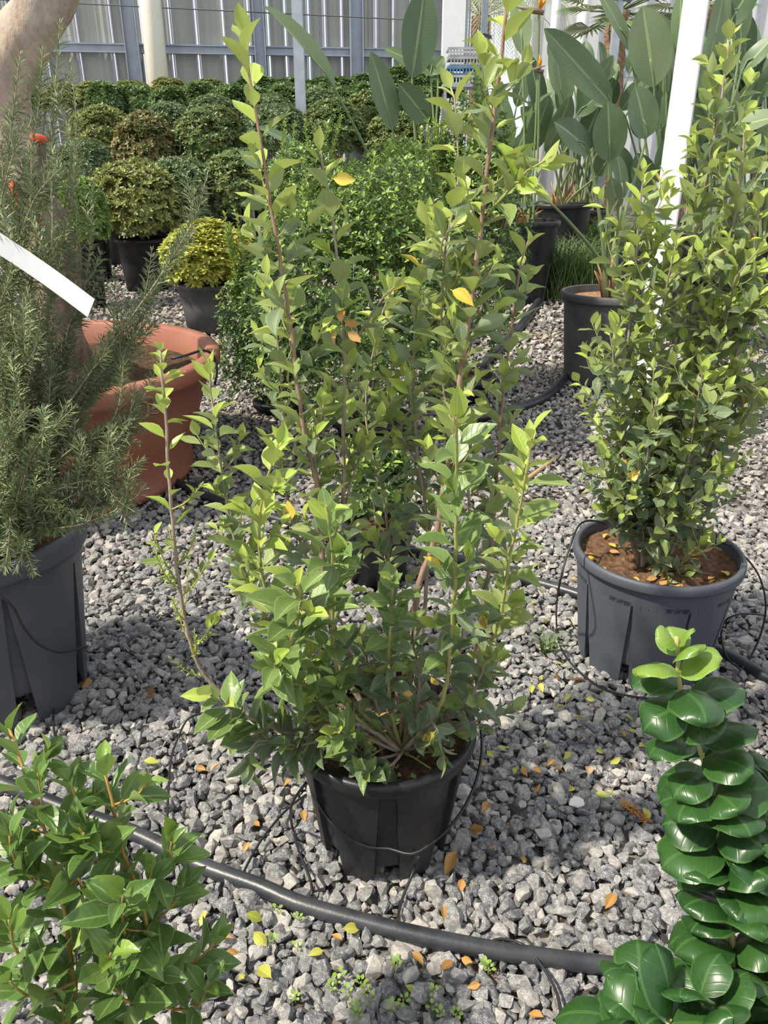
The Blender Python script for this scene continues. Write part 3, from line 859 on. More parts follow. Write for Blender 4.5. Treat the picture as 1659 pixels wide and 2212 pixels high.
def right_shrub():
    H = 0.385
    q = P(1418, 1207, 2.16)
    c = np.array([q[0], 2.16, 0.0])
    root = thing('potted_shrub', c, 'dense leafy upright shrub in a wide slate grey pot beside the white post', 'potted plant')
    add_pot(root, 0.205, 0.247, H, POT_BLUE, SOIL_RED, soil=0.035, lip=0.010, liph=0.03, wedges=9, notch=0.07, rec=0.010, phase=-math.pi/2 + 0.13, narrow=0.012, wide=0.075, top=0.76)
    fol, twigs = Foliage(), []
    mats = [L_YOUNG, L_MID, L_OLD, L_GLOSS, L_YELLOW, L_TAN]
    B = (1385, 1235)
    stems = [
     ([B, (1362, 1120), (1400, 1020), (1452, 930), (1490, 870), (1530, 740), (1560, 600), (1585, 480), (1600, 380), (1610, 280)], 2.15, 2.2, .012, .003, .062, B_GREY, (.15, .8)),
     ([B, (1380, 1110), (1420, 950), (1450, 800), (1480, 650), (1505, 480), (1535, 340), (1560, 200), (1578, 70)], 2.2, 2.3, .009, .0025, .062, B_GREY, (.15, .95)),
     ([B, (1365, 1100), (1348, 950), (1350, 800), (1368, 640), (1380, 480), (1390, 370)], 2.18, 2.2, .008, .0022, .058, B_GREY, (.1, .95)),
     ([(1440, 1210), (1480, 1130), (1500, 1050), (1560, 880), (1600, 720), (1625, 560), (1640, 430)], 2.2, 2.15, .008, .0025, .062, B_GREY, (.1, .9)),
     ([(1440, 1215), (1500, 1060), (1580, 950), (1640, 850), (1700, 740)], 2.22, 2.2, .006, .002, .06, B_GREY, (.1, .7)),
     ([B, (1350, 1130), (1318, 1050), (1300, 980)], 2.12, 2.05, .005, .002, .055, B_GREY, (.0, .5)),
     ([B, (1390, 1120), (1400, 1050), (1400, 960), (1420, 860)], 2.1, 2.0, .005, .002, .058, B_GREY, (.05, .6)),
     ([B, (1440, 1120), (1480, 1020), (1500, 900), (1520, 800)], 2.12, 2.02, .005, .002, .06, B_GREY, (.05, .7)),
     ([B, (1400, 1010), (1420, 840), (1430, 700), (1445, 600), (1460, 520)], 2.16, 2.1, .006, .002, .06, B_GREY, (.1, .85)),
     ([B, (1350, 1000), (1330, 860), (1325, 760), (1335, 700)], 2.12, 2.08, .005, .002, .055, B_GREY, (.1, .7)),
     ([B, (1430, 940), (1520, 830), (1570, 690), (1590, 600), (1640, 540)], 2.16, 2.06, .006, .002, .06, B_GREY, (.1, .85)),
     ([(1440, 1215), (1470, 1140), (1520, 1060), (1550, 1040)], 2.14, 2.06, .004, .002, .055, B_GREY, (.0, .4)),
     ([(1420, 1230), (1470, 1220), (1500, 1190), (1520, 1170)], 2.1, 2.0, .003, .0015, .05, B_GREEN, (.2, .7)),
     ([B, (1420, 1220), (1440, 1235), (1445, 1250)], 2.1, 2.0, .003, .0015, .05, B_GREEN, (.0, .4)),
     ([B, (1390, 1150), (1360, 1090), (1330, 1075)], 2.1, 2.0, .004, .0018, .055, B_GREY, (.0, .4)),
     ([B, (1410, 1150), (1440, 1090), (1460, 1060)], 2.1, 2.0, .004, .0018, .055, B_GREY, (.0, .4)),
     ([(1530, 740, 2.2), (1580, 690), (1620, 650), (1660, 640)], 2.2, 2.1, .004, .0018, .06, B_GREY, (.4, .9)),
     ([(1480, 650, 2.28), (1430, 600), (1410, 560), (1405, 500)], 2.28, 2.2, .004, .0018, .055, B_GREY, (.4, .9)),
     ([(1490, 870, 2.16), (1560, 850), (1620, 830), (1660, 860)], 2.16, 2.05, .004, .0018, .055, B_GREY, (.3, .8)),
    ]
    for pts, d0, d1, r0, r1, L, bark, ag in stems:
        path = path_px(pts, d0, d1)
        stem_obj(path, r0, r1, bark, root)
        ln = np.sum(np.linalg.norm(np.diff(path, axis=0), axis=1))
        a = age_fn(*ag)
        L *= 1.25
        leaves_on(fol, path, 0.2, 1.0, 0.018, L, a)
        side_twigs(fol, twigs, path, 0.18 if ln > .6 else 0.25, 0.93, 0.034 if ln > .6 else 0.030, 0.125, L * 0.88, a, spacing=0.020)
    twig_mesh(root, twigs, B_GREEN)
    fol.build(root, mats, TPL)
    lit = Foliage()
    for k in range(46):
        a, r = rng.uniform(0, 6.28), 0.21 * math.sqrt(rng.random())
        lit.leaf(c + np.array([r*math.cos(a), r*math.sin(a), H - 0.024]), [math.cos(a * 3), math.sin(a * 3), rng.normal(0, .2)], [rng.normal(0, .4), rng.normal(0, .4), 1], rng.uniform(.025, .045), int(rng.integers(0, 2)), int(rng.integers(0, 6)))
    lit.build(root, [L_YELLOW, L_TAN], TPL, keep=46, name='litter_leaf')
right_shrub()

# ------------------------------------------------------------------ the shrub at the front left
def front_left_shrub():
    c = np.array([-0.46, 0.46, 0.0])
    root = thing('potted_shrub', c, 'glossy green bushy shrub with orange brown stems rising beside the black irrigation pipe', 'potted plant')
    add_pot(root, 0.115, 0.145, 0.27, POT_BLACK, SOIL_DK, soil=0.04)
    fol, twigs = Foliage(), []
    mats = [L_CURLY, L_MID, L_FRESH, L_FRESH, L_YELLOW, L_TAN]
    base = c + np.array([0, 0, 0.235])
    def ag(lo, hi):
        def f(fr, tip):
            x = lo + (hi - lo) * fr + 0.5 * tip + rng.normal(0, 0.1)
            return 0 if x > 1.12 else (3 if x > 0.28 else 2)
        return f
    stems = [
     ([(330, 2150), (318, 2010), (290, 1900), (265, 1840), (243, 1740), (222, 1650)], .74, .84, .0042, .002),
     ([(165, 2150), (150, 2050), (130, 1920), (100, 1800), (55, 1670), (18, 1570)], .70, .84, .0040, .002),
     ([(300, 1930, .80), (340, 1890), (365, 1850), (372, 1810)], .80, .80, .0022, .0014),
     ([(262, 1830, .81), (225, 1870), (190, 1850), (180, 1800)], .81, .76, .0022, .0014),
     ([(325, 2080, .78), (280, 2050), (265, 1980), (265, 1930)], .78, .70, .0024, .0014),
     ([(330, 2120, .76), (400, 2090), (440, 2060), (470, 2030)], .76, .78, .0024, .0014),
     ([(130, 1920, .76), (80, 1900), (30, 1860), (20, 1800)], .76, .74, .0024, .0014),
     ([(150, 2060, .74), (90, 2080), (40, 2060), (20, 1990)], .74, .70, .0024, .0014),
     ([(320, 2180, .72), (270, 2160), (230, 2110), (240, 2060)], .72, .68, .0026, .0014),
     ([(330, 2160, .74), (380, 2180), (430, 2170), (450, 2120)], .74, .74, .0024, .0014),
     ([(318, 2010, .78), (360, 1970), (390, 1930), (400, 1900)], .78, .80, .0022, .0014),
     ([(100, 1800, .80), (150, 1760), (160, 1720), (150, 1690)], .80, .82, .0022, .0014),
     ([(160, 2120, .7), (120, 2140), (60, 2150), (20, 2120)], .70, .66, .0026, .0014),
     ([(243, 1740, .83), (290, 1720), (310, 1700), (320, 1690)], .83, .84, .002, .0013),
     ([(130, 1920, .76), (170, 1900), (190, 1950), (185, 1990)], .76, .72, .002, .0013),
     ([(55, 1670, .82), (85, 1650), (100, 1640), (105, 1620)], .82, .84, .002, .0013),
    ]
    for k, (pts, d0, d1, r0, r1) in enumerate(stems):
        path = path_px(pts, d0, d1)
        if k < 2:
            path = np.concatenate([smooth_path([base, (base + path[0]) / 2 + np.array([0, .02, .03]), path[0]], .02)[:-1], path])
        stem_obj(path, r0, r1, B_ORANGE, root)
        leaves_on(fol, path, 0.3 if k < 2 else 0.15, 1.0, 0.016 if k < 2 else 0.0135, 0.072, ag(.3, .75))
        if k < 2:
            side_twigs(fol, twigs, path, 0.2, 0.9, 0.04, 0.08, 0.062, ag(.3, .6), spacing=0.016)
    twig_mesh(root, twigs, B_ORANGE)
    fol.build(root, mats, TPL)
front_left_shrub()

# ------------------------------------------------------------------ column of curled leaves at the front right
def curl_tpl(W, roll, cup, **kw): return leaf_template(W, 0.0, 0.0, nu=11, nv=6, petiole=.05, cup=cup, blunt=True, roll=roll, **kw)
CURL = [curl_tpl(0.88, 1.1, .30), curl_tpl(0.95, 1.5, .20, wave=.12), curl_tpl(0.84, 0.9, .35, twist=.5), curl_tpl(0.90, 1.3, .25, twist=-.5, wave=.15), curl_tpl(.90, 1.7, .3)]
def curly_column():
    base = P(1600, 2150, 0.70)
    c = np.array([base[0] + 0.02, 0.64, 0.0])
    root = thing('potted_curly_privet', c, 'narrow column of dark glossy cupped and twisted leaves with a lime green tip', 'potted plant')
    add_pot(root, 0.10, 0.13, 0.22, POT_BLACK, SOIL_DK, soil=0.03)
    fol = Foliage()
    path = path_px([(1640, 2330, .68), (1590, 2140, .72), (1580, 2000, .76), (1565, 1870, .79), (1540, 1720, .81), (1505, 1600, .82), (1470, 1490, .82), (1466, 1420, .82), (1462, 1375, .82)], 0, 0)
    path = np.concatenate([[c + np.array([0, 0, .18])], path])
    stem_obj(path, .005, .0028, B_GREEN, root)
    seg = np.linalg.norm(np.diff(path, axis=0), axis=1); cum = np.concatenate([[0], np.cumsum(seg)]); tot = cum[-1]
    s = 0.10; k = 0; phi = 0.3
    while s < tot:
        i = max(0, min(len(path) - 2, int(np.searchsorted(cum, s)) - 1))
        T = unit(path[i+1] - path[i]); fr = s / tot
        tip = max(0, 1 - (tot - s) / 0.05)
        k += 1
        for side in (-1, 1):
            dx = np.array([1.0, .3 * side, 0]) if k % 2 else np.array([.45, -1.0, 0])
            q = side * dx + rng.normal(0, .30, 3) + np.array([0, -.45, 0]); q = unit(q - T * np.dot(q, T))
            a = 1.05 - .70 * tip + rng.normal(0, .15)
            d = T * math.cos(a) + q * math.sin(a)
            n = T * math.sin(a) - q * math.cos(a) + np.array([0, -.15, .3]) + rng.normal(0, .2, 3)
            L = (0.094 - 0.022 * max(0, fr - .6) / .4) * (1 - .58 * tip) * rng.uniform(.8, 1.15)
            fol.leaf(path[i], d, n, L, 1 if (tot - s) < 0.045 or rng.random() < .03 else 0, int(rng.integers(0, 5)))
        s += 0.019 if fr < .70 else (0.030 if tip == 0 else 0.013)
    # low side shoots
    for pts, d0, d1 in (([(1600, 2230), (1480, 2210), (1400, 2160), (1385, 2110)], .66, .70), ([(1600, 2260), (1480, 2260), (1380, 2240), (1330, 2190)], .62, .66),
                        ([(1590, 2150), (1640, 2080), (1680, 2000)], .74, .78), ([(1580, 2000), (1640, 1900), (1690, 1800)], .76, .80), ([(1560, 1850), (1630, 1790), (1680, 1700)], .8, .84),
                        ([(1600, 2250), (1560, 2230), (1520, 2180), (1510, 2150)], .62, .64), ([(1620, 2290), (1500, 2300), (1420, 2260), (1450, 2200)], .60, .62)):
        tp = path_px(pts, d0, d1); stem_obj(tp, .003, .0018, B_GREEN, root)
        leaves_on(fol, tp, 0.2, 1.0, 0.012, 0.088, lambda f, t: 1 if rng.random() < .03 else 0, 1.1, 5, 0.85)
    fol.build(root, [L_CURL, L_CURLY], CURL)
curly_column()

# sliver of a black pot behind it
q = G(1690, 1700)
r_ = thing('nursery_pot', (q[0] + .10, q[1] + .02, 0), 'slate grey nursery pot partly out of view behind the curled leaf column', 'pot')
add_pot(r_, .12, .15, .24, POT_BLUE, SOIL_DK, soil=.04)

# ------------------------------------------------------------------ rosemary in the tall blue-grey pot
def needles(paths, ages, per=0.0038, L=0.027, stuff_seed=3):
    """whorls of narrow folded needles along many stems -> arrays"""
    r = np.random.default_rng(stuff_seed)
    pos, D, N_, LL, tint = [], [], [], [], []
    for path, bare in paths:
        seg = np.linalg.norm(np.diff(path, axis=0), axis=1); cum = np.concatenate([[0], np.cumsum(seg)]); tot = cum[-1]
        s = bare * tot; phi = 0
        while s < tot:
            i = max(0, min(len(path) - 2, int(np.searchsorted(cum, s)) - 1))
            T = unit(path[i+1] - path[i]); phi += 1.57 + r.normal(0, .3)
            tip = max(0, 1 - (tot - s) / .03)
            for sd in (0, math.pi):
                qq = perp(T, phi + sd); a = 0.95 - .55 * tip + r.normal(0, .18)
                d = T * math.cos(a) + qq * math.sin(a)
                pos.append(path[i]); D.append(d); N_.append(T * math.sin(a) - qq * math.cos(a)); LL.append(L * r.uniform(.7, 1.25) * (1 - .35 * tip)); tint.append(min(.999, max(0, r.normal(.4, .25) + .3 * tip)))
            s += per * r.uniform(.7, 1.3)
    return np.array(pos), unit(np.array(D)), np.array(N_), np.array(LL), np.array(tint)

def needle_mesh(name, pos, D, N_, LL, tint, mat, base, w=0.075):
    N_ = unit(N_ - D * np.sum(N_ * D, -1, keepdims=True)); X = np.cross(D, N_)
    tV = np.array([[0, 0, 0], [w, .35, .02], [0, .35, -.03], [-w, .35, .02], [w * .8, .8, -.03], [0, .8, -.07], [-w * .8, .8, -.03], [0, 1.0, -.10]])
    R = np.stack([X, D, N_], -1)
    V = np.einsum('nij,vj->nvi', R, tV) * LL[:, None, None] + (pos - base)[:, None, :]
    k = (np.arange(len(pos)) * 8)[:, None, None]
    Q = (np.array([[1, 4, 5, 2], [2, 5, 6, 3]])[None] + k).reshape(-1, 4)
    T = (np.array([[0, 1, 2], [0, 2, 3], [4, 7, 5], [5, 7, 6]])[None] + k).reshape(-1, 3)
    return fast_mesh(name, V.reshape(-1, 3), [Q, T], [mat], tint=np.repeat(tint, 8))

def rosemary():
    c = np.array([-1.14, 1.96, 0.0]); H = .55
    root = thing('potted_rosemary', c, 'large rosemary with upright and trailing needle covered stems in a tall blue grey pot', 'potted plant')
    add_pot(root, .215, .275, H, POT_GREYB, SOIL_DK, lip=.014, liph=.06, soil=.05, wedges=7, notch=.11, rec=.014, phase=-math.pi/2 + .62, narrow=.02, wide=.13, top=.80)
    paths = []
    up = [ # tips of the upright shoots (px, py, d)
      [(60, 1180, 1.95), (20, 900, 1.95), (70, 600, 1.98), (105, 350, 2.0), (120, 180, 2.02), (130, 40, 2.03)],
      [(50, 1180, 1.95), (0, 900, 1.95), (30, 600, 1.97), (60, 380, 2.0), (85, 220, 2.0), (92, 100, 2.0)],
      [(50, 1180, 1.92), (60, 900, 1.92), (110, 640, 1.95), (150, 420, 1.97), (165, 270, 1.98), (150, 130, 2.0)],
      [(40, 1180, 1.92), (-30, 900, 1.92), (-20, 600, 1.92), (10, 400, 1.94), (30, 230, 1.96), (45, 110, 1.98)],
      [(50, 1180, 1.9), (40, 950, 1.88), (90, 760, 1.88), (130, 560, 1.9), (155, 440, 1.9), (162, 310, 1.92)],
      [(60, 1180, 1.9), (90, 950, 1.88), (150, 760, 1.88), (180, 640, 1.9), (195, 520, 1.9), (200, 400, 1.9)],
      [(60, 1180, 1.9), (130, 900, 1.9), (230, 760, 1.92), (330, 620, 1.95), (400, 500, 1.97), (420, 415, 1.98)],
      [(60, 1180, 1.9), (130, 950, 1.88), (200, 830, 1.9), (270, 740, 1.92), (320, 660, 1.95), (350, 610, 1.97)],
      [(60, 1180, 1.88), (100, 1000, 1.85), (160, 880, 1.83), (200, 800, 1.83), (225, 720, 1.84)],
      [(60, 1180, 1.86), (130, 1050, 1.82), (210, 960, 1.8), (255, 880, 1.8), (268, 770, 1.81)],
      [(40, 1180, 1.86), (60, 1050, 1.8), (90, 950, 1.78), (105, 880, 1.78), (108, 815, 1.78)],
      [(40, 1180, 1.84), (90, 1080, 1.76), (180, 1020, 1.73), (245, 960, 1.73), (285, 905, 1.74)],
      [(40, 1180, 1.84), (100, 1120, 1.74), (190, 1070, 1.71), (260, 1030, 1.7), (310, 990, 1.7)],
      [(40, 1200, 1.84), (110, 1130, 1.72), (180, 1100, 1.7), (240, 1050, 1.69), (250, 1010, 1.69)],
      [(30, 1200, 1.84), (90, 1080, 1.7), (180, 1040, 1.67), (250, 1060, 1.66), (275, 1140, 1.66)],
      [(20, 1200, 1.8), (30, 1100, 1.7), (60, 1000, 1.66), (100, 950, 1.65), (150, 900, 1.65)],
      [(10, 1200, 1.8), (-20, 1100, 1.68), (-10, 1000, 1.64), (20, 930, 1.63), (60, 880, 1.63)],
      [(20, 1200, 1.82), (40, 1160, 1.70), (50, 1190, 1.62), (30, 1240, 1.60)],
      [(10, 1200, 1.82), (0, 1120, 1.68), (20, 1150, 1.62), (10, 1230, 1.6)],
      [(50, 1190, 1.85), (90, 1120, 1.76), (130, 1110, 1.72), (150, 1150, 1.71)],
      [(30, 1180, 1.85), (70, 1080, 1.75), (110, 1060, 1.72), (140, 1080, 1.7)],
      [(20, 1180, 1.9), (-20, 800, 1.9), (20, 560, 1.9), (60, 420, 1.92), (110, 350, 1.94)],
      [(20, 1180, 1.88), (0, 850, 1.85), (40, 680, 1.85), (80, 560, 1.86), (100, 480, 1.88)],
      [(20, 1180, 1.88), (-30, 750, 1.85), (-10, 500, 1.85), (30, 330, 1.88), (70, 260, 1.9)],
      [(30, 1180, 1.86), (20, 900, 1.82), (50, 780, 1.81), (70, 700, 1.81), (60, 620, 1.82)],
      [(40, 1180, 1.88), (80, 880, 1.86), (130, 800, 1.86), (150, 700, 1.87), (190, 640, 1.88)],
      [(40, 1180, 1.88), (100, 900, 1.87), (190, 820, 1.88), (260, 770, 1.9), (340, 690, 1.93)],
      [(40, 1190, 1.84), (120, 1000, 1.8), (200, 940, 1.8), (260, 920, 1.8), (330, 930, 1.82)],
      [(20, 1180, 1.84), (40, 980, 1.78), (20, 860, 1.77), (40, 760, 1.77), (20, 680, 1.78)],
      [(20, 1180, 1.84), (10, 1000, 1.76), (0, 900, 1.75), (-10, 800, 1.75), (10, 740, 1.75)],
    ]
    r2 = np.random.default_rng(21)
    for k in range(34):                       # more of the same between them
        src = up[int(r2.integers(4, 30))]
        jx, jy, jd = r2.normal(0, 26), r2.normal(0, 26) + 20, r2.normal(0, .05)
        up.append([src[0]] + [(x + jx * i / 3, y + jy * i / 3, d + jd) for i, (x, y, d) in enumerate(src[1:], 1)])
    for k, ctrl in enumerate(up):
        pts = np.array([P(*q) for q in ctrl])
        pts[0] = c + np.array([r2.normal(0, .07), r2.normal(0, .07), H - .05])
        path = smooth_path(pts, .012)
        rr = np.linspace(.0042, .0012, len(path))
        o = attach(link('stem', fast_mesh('stem', *(lambda a: (a[0] - c, [a[1], a[2]]))(tube_arrays(path, rr, 5)), [B_ROSE])), root)
        paths.append((path, .22 if len(ctrl) > 4 else .1))
        # side shoots
        m = len(path)
        for j in range(int(m * .28), int(m * .93), 9):
            T = unit(path[min(j+2, m-1)] - path[j-1]); d = unit(perp(T, r2.uniform(0, 6.28)) * .7 + T + np.array([0, 0, .35]))
            ln = r2.uniform(.05, .14)
            sp = smooth_path([path[j], path[j] + d * ln * .5, path[j] + d * ln + np.array([0, 0, .02])], .012)
            paths.append((sp, .05))
    mb = MB()
    for path, b in paths[len(up):]: mb.tube(path - c, np.linspace(.0015, .0008, len(path)), 4)
    tag(attach(mb.build('side_shoots', B_ROSE), root), kind='stuff')
    arr = needles(paths, None)
    o = attach(link('needles', needle_mesh('needles', *arr, S_ROSE, c, w=.062)), root); tag(o, kind='stuff')
rosemary()

def strip_tag(name, a, b, wid, label, mat=TAGW, bend=0.02, cat='plant tag', up=(0, 0, 1), th=0.0008):
    a, b = np.array(a), np.array(b)
    d = unit(b - a); n0 = unit(np.cross(d, np.array(up))); w = unit(np.cross(n0, d))
    k = 9; V = []
    for i in range(k):
        f = i / (k - 1); p = a + (b - a) * f + n0 * bend * math.sin(math.pi * f)
        for s in (-1, 1):
            for t in (-th, th): V.append(p + w * s * wid / 2 + n0 * t)
    V = np.array(V); Q = []
    for i in range(k - 1):
        e, g = i * 4, i * 4 + 4
        Q += [[e, e+2, g+2, g], [e+1, g+1, g+3, e+3], [e, g, g+1, e+1], [e+2, e+3, g+3, g+2]]
    Q += [[0, 1, 3, 2], [k*4-4, k*4-2, k*4-1, k*4-3]]
    c = V.mean(0)
    o = link(name, fast_mesh(name, V - c, [np.array(Q)], [mat], smooth=False)); o.location = c.tolist()
    return tag(o, label, cat)
strip_tag('plant_tag', P(-30, 508, 1.80), P(197, 666, 1.74), .046, 'long blank white plastic tag strip hanging in the rosemary', bend=-.008)
strip_tag('plant_tag', P(763, 600, 3.75), P(762, 555, 3.72), .05, 'small white tag stuck in the dark green small leaved bush', bend=.004, up=(0, -1, .2))

# ------------------------------------------------------------------ terracotta bowl and old tree
def bowl_tree():
    c = np.array([-1.75, 3.80, 0.0]); H = .62
    root = thing('potted_tree', c, 'old tree with pale thick bent trunk in a wide terracotta coloured bowl', 'potted tree')
    prof = [(.66, .0), (.735, .0), (.74, .035), (.725, .05), (.76, .2), (.82, .38), (.875, .53), (.905, .535), (.925, .56), (.928, .605), (.915, .622), (.865, .622), (.85, .61), (.835, .5), (.80, .40)]
    V, Q = lathe(prof, 96)
    attach(link('bowl', fast_mesh('bowl', V, [Q], [TERRA])), root)
    V, fs = soil_disc(.825, .50, .03, 56, 14)
    attach(link('soil', fast_mesh('soil', V, fs, [SOIL_DK])), root)
    def lump(path, rad, n, amp, seed, mat, name):
        r = np.random.default_rng(seed)
        V, Q, caps = tube_arrays(path, rad, n)
        k = len(path)
        ph = r.uniform(0, 6.28, 5)
        for i in range(k):
            for j in range(n):
                t = 2*math.pi*j/n; s = i / k
                f = 1 + amp * (math.sin(3*t + 9*s + ph[0]) * .5 + math.sin(5*t - 14*s + ph[1]) * .35 + math.sin(2*t + 25*s + ph[2]) * .4) + r.normal(0, amp * .12)
                V[i*n+j] = path[i] + (V[i*n+j] - path[i]) * f
        return attach(link(name, fast_mesh(name, V - c, [Q, caps], [mat])), root)
    pth = smooth_path([P(95, 800, 3.80), P(105, 740, 3.8), P(118, 640, 3.80), P(112, 540, 3.82), P(70, 420, 3.84), P(20, 300, 3.85), P(5, 190, 3.84), P(45, 90, 3.84), P(98, 0, 3.85), P(150, -110, 3.9)], .03)
    k = len(pth)
    rad = np.interp(np.linspace(0, 1, k), [0, .06, .2, .4, .55, .7, .85, 1], [.24, .19, .115, .10, .11, .125, .11, .10])
    m = int(k * .46)
    lump(pth[:m+1], rad[:m+1], 20, .22, 4, B_DARK, 'root_flare')
    lump(pth[m:], rad[m:], 24, .07, 5, B_PALE, 'trunk')
    st2 = smooth_path([P(112, 560, 3.72), P(118, 500, 3.70), P(90, 430, 3.68), P(70, 370, 3.66), P(82, 310, 3.66), P(86, 292, 3.66)], .02)
    lump(st2, np.linspace(.085, .03, len(st2)), 16, .18, 8, B_FUZZ, 'cut_limb')
    b = MB().tube(np.array([P(86, 306, 3.64), P(87, 292, 3.64)]) - c, .036, 12)
    attach(b.build('red_tape', RED), root)
    b = MB(); b.tube(smooth_path([P(24, 395, 3.6), P(30, 420, 3.58), P(33, 455, 3.6)], .02) - c, np.array([.008] * len(smooth_path([P(24, 395, 3.6), P(30, 420, 3.58), P(33, 455, 3.6)], .02))) * 1.8, 8)
    attach(b.build('red_tape', RED), root)
    # drip tube over the rim
    tb = smooth_path([P(370, 775, 3.4), P(400, 768, 3.42), P(440, 757, 3.55), P(462, 770, 3.6), P(469, 800, 3.6), P(464, 830, 3.6)], .02)
    attach(MB().tube(tb - c, .006, 6).build('drip_tube', TUBE), root)
bowl_tree()

# ------------------------------------------------------------------ back wall of the glasshouse
def panel_mat():
    N = NT('polycarbonate sheet')
    geo = N.n('ShaderNodeNewGeometry').outputs['Position']
    mp = N.n('ShaderNodeMapping', Vector=geo, Scale=(3.0, 3.0, 0.15)).outputs[0]
    f = N.noise(4, 4, mp)
    r = N.n('ShaderNodeObjectInfo').outputs['Random']
    col = N.mix(f, (0.36, 0.38, 0.34), (0.52, 0.53, 0.49))
    col = N.mix(N.math('MULTIPLY', r, 0.4), col, (0.44, 0.45, 0.42))
    return N.done(col, 0.42, 0.5, transl=0.2)
PANEL = panel_mat()
PANELW = plain('white sheet', (0.78, 0.79, 0.80), 0.5, 0.3, 0.03, 3, transl=0.2)

def glasshouse_wall():
    A = P(-120, 100, 13.9); Bp = P(1010, 108, 15.0)
    A = A - (Bp - A) * .5
    a2, b2 = A[:2], Bp[:2]
    L = np.linalg.norm(b2 - a2); dx = (b2 - a2) / L; rz = math.atan2(dx[1], dx[0])
    nrm = np.array([dx[1], -dx[0]])                 # towards the yard
    root = bpy.data.objects.new('wall_back', None); COL.objects.link(root)
    tag(root, 'glasshouse wall of grey translucent sheets in a steel frame', kind='structure')
    zb, zt = 0.3, 6.2
    rail = 3.12
    def s_of(px):            # run along the wall for a picture column at rail height
        k = (px - IW / 2) / F
        best, lo, hi = 0, 0.0, L
        for _ in range(40):
            m = (lo + hi) / 2; p = a2 + dx * m
            zc = p[1] * ct + (CAMH - rail) * st
            if p[0] / zc < k: lo = m
            else: hi = m
        return lo
    def at(s, off=0.0):
        p = a2 + dx * s + nrm * off
        return p
    cols = [-640, -565, -490, -415, -335, -260, -180, -110, -40, 28, 100, 172, 246, 310, 372, 428, 486, 540, 582, 618, 668, 703, 738, 775, 812, 848, 888, 925, 965, 1008]
    ss = [s_of(c) for c in cols]
    pm = {}
    for i in range(len(ss) - 1):
        gap = 0.035 if i in (14, 15, 17, 19, 20, 22, 23, 25) else 0.012
        w = ss[i+1] - ss[i] - 2 * gap
        for z0, z1 in ((zb, rail - .05), (rail + .05, zt)):
            m = MB()
            n = max(3, int(w / .09)); xs = np.linspace(-w/2, w/2, n * 2 + 1)
            # shallow standing corrugation
            V = [[x, (0.010 if k % 2 else 0.0), z] for z in (0, z1 - z0) for k, x in enumerate(xs)]
            V += [[x, (0.010 if k % 2 else 0.0) + .012, z] for z in (0, z1 - z0) for k, x in enumerate(xs)]
            q = len(xs); Q = []
            for k in range(q - 1):
                Q += [[k, k+1, q+k+1, q+k], [2*q+k+1, 2*q+k, 3*q+k, 3*q+k+1]]
            m.add(V, [Q])
            o = m.build('panel', PANEL, root, smooth=False)
            p = at((ss[i] + ss[i+1]) / 2)
            o.location = (p[0], p[1], z0); o.rotation_euler.z = rz
    def bar(name, s, z0, z1, w, dpt, mat, off=0.0):
        m = MB().box((0, 0, (z1 - z0) / 2), (w, dpt, z1 - z0))
        o = m.build(name, mat, root, smooth=False); p = at(s, off); o.location = (p[0], p[1], z0); o.rotation_euler.z = rz
    for s in ss:
        for e in (-.022, .022): bar('mullion', s + e, zb, zt, .018, .05, GALVB, .03)
    for z, h in ((rail, .13), (5.2, .13)):
        m = MB().box((0, 0, 0), (L, .07, h)); m.box((0, -.05, h * .42), (L, .05, .02)); m.box((0, -.05, -h * .42), (L, .05, .02))
        o = m.build('rail', GALVB, root, smooth=False); p = at(L / 2, .06); o.location = (p[0], p[1], z); o.rotation_euler.z = rz
    for px, w in ((290, .20), (562, .16), (768, .20), (975, .12)):
        s = s_of(px); m = MB()
        m.box((0, 0, 3.1), (w, .02, 6.0)); m.box((-w/2, -.05, 3.1), (.015, .12, 6.0)); m.box((w/2, -.05, 3.1), (.015, .12, 6.0))
        o = m.build('wall_post', GALVB, root, smooth=False); p = at(s, .16); o.location = (p[0], p[1], 0); o.rotation_euler.z = rz
    # thin wires
    wi = MB()
    for z, z2 in ((3.75, 3.5), (4.6, 4.4)):
        wi.tube(smooth_path([[*at(1.0, .6), z], [*at(L * .5, .6), z - .12], [*at(L - .3, .6), z2]], .4), .008, 4)
    wi.build('wire', WIRE, root)
    return at, s_of
at_wall, s_wall = glasshouse_wall()

def standing(name, px, py_ground, d, mat, label, cat, shape, h, group=None):
    p = P(px, 100, d)
    m = MB(); z0 = gz(d) - .05
    if shape[0] == 'round': m.tube([[0, 0, 0], [0, 0, h]], shape[1], 24)
    else: m.box((0, 0, h/2), (shape[1], shape[2], h))
    o = m.build(name, mat, smooth=shape[0] == 'round'); o.location = (p[0], p[1], z0)
    return tag(o, label, cat, group)

def downpipe():
    p = P(334, 100, 13.3)
    root = thing('downpipe', (p[0], p[1], gz(13.3)), 'thick round cream downpipe standing before the glasshouse wall', 'pipe')
    z = gz(13.3)
    m = MB().tube([[0, 0, -.03], [0, 0, 6.0]], .155, 28); attach(m.build('pipe', CREAM), root)
    for k in (1.2, 4.3):
        m = MB().tube([[0, 0, k], [0, 0, k + .16]], .168, 28); attach(m.build('socket', CREAM), root)
downpipe()

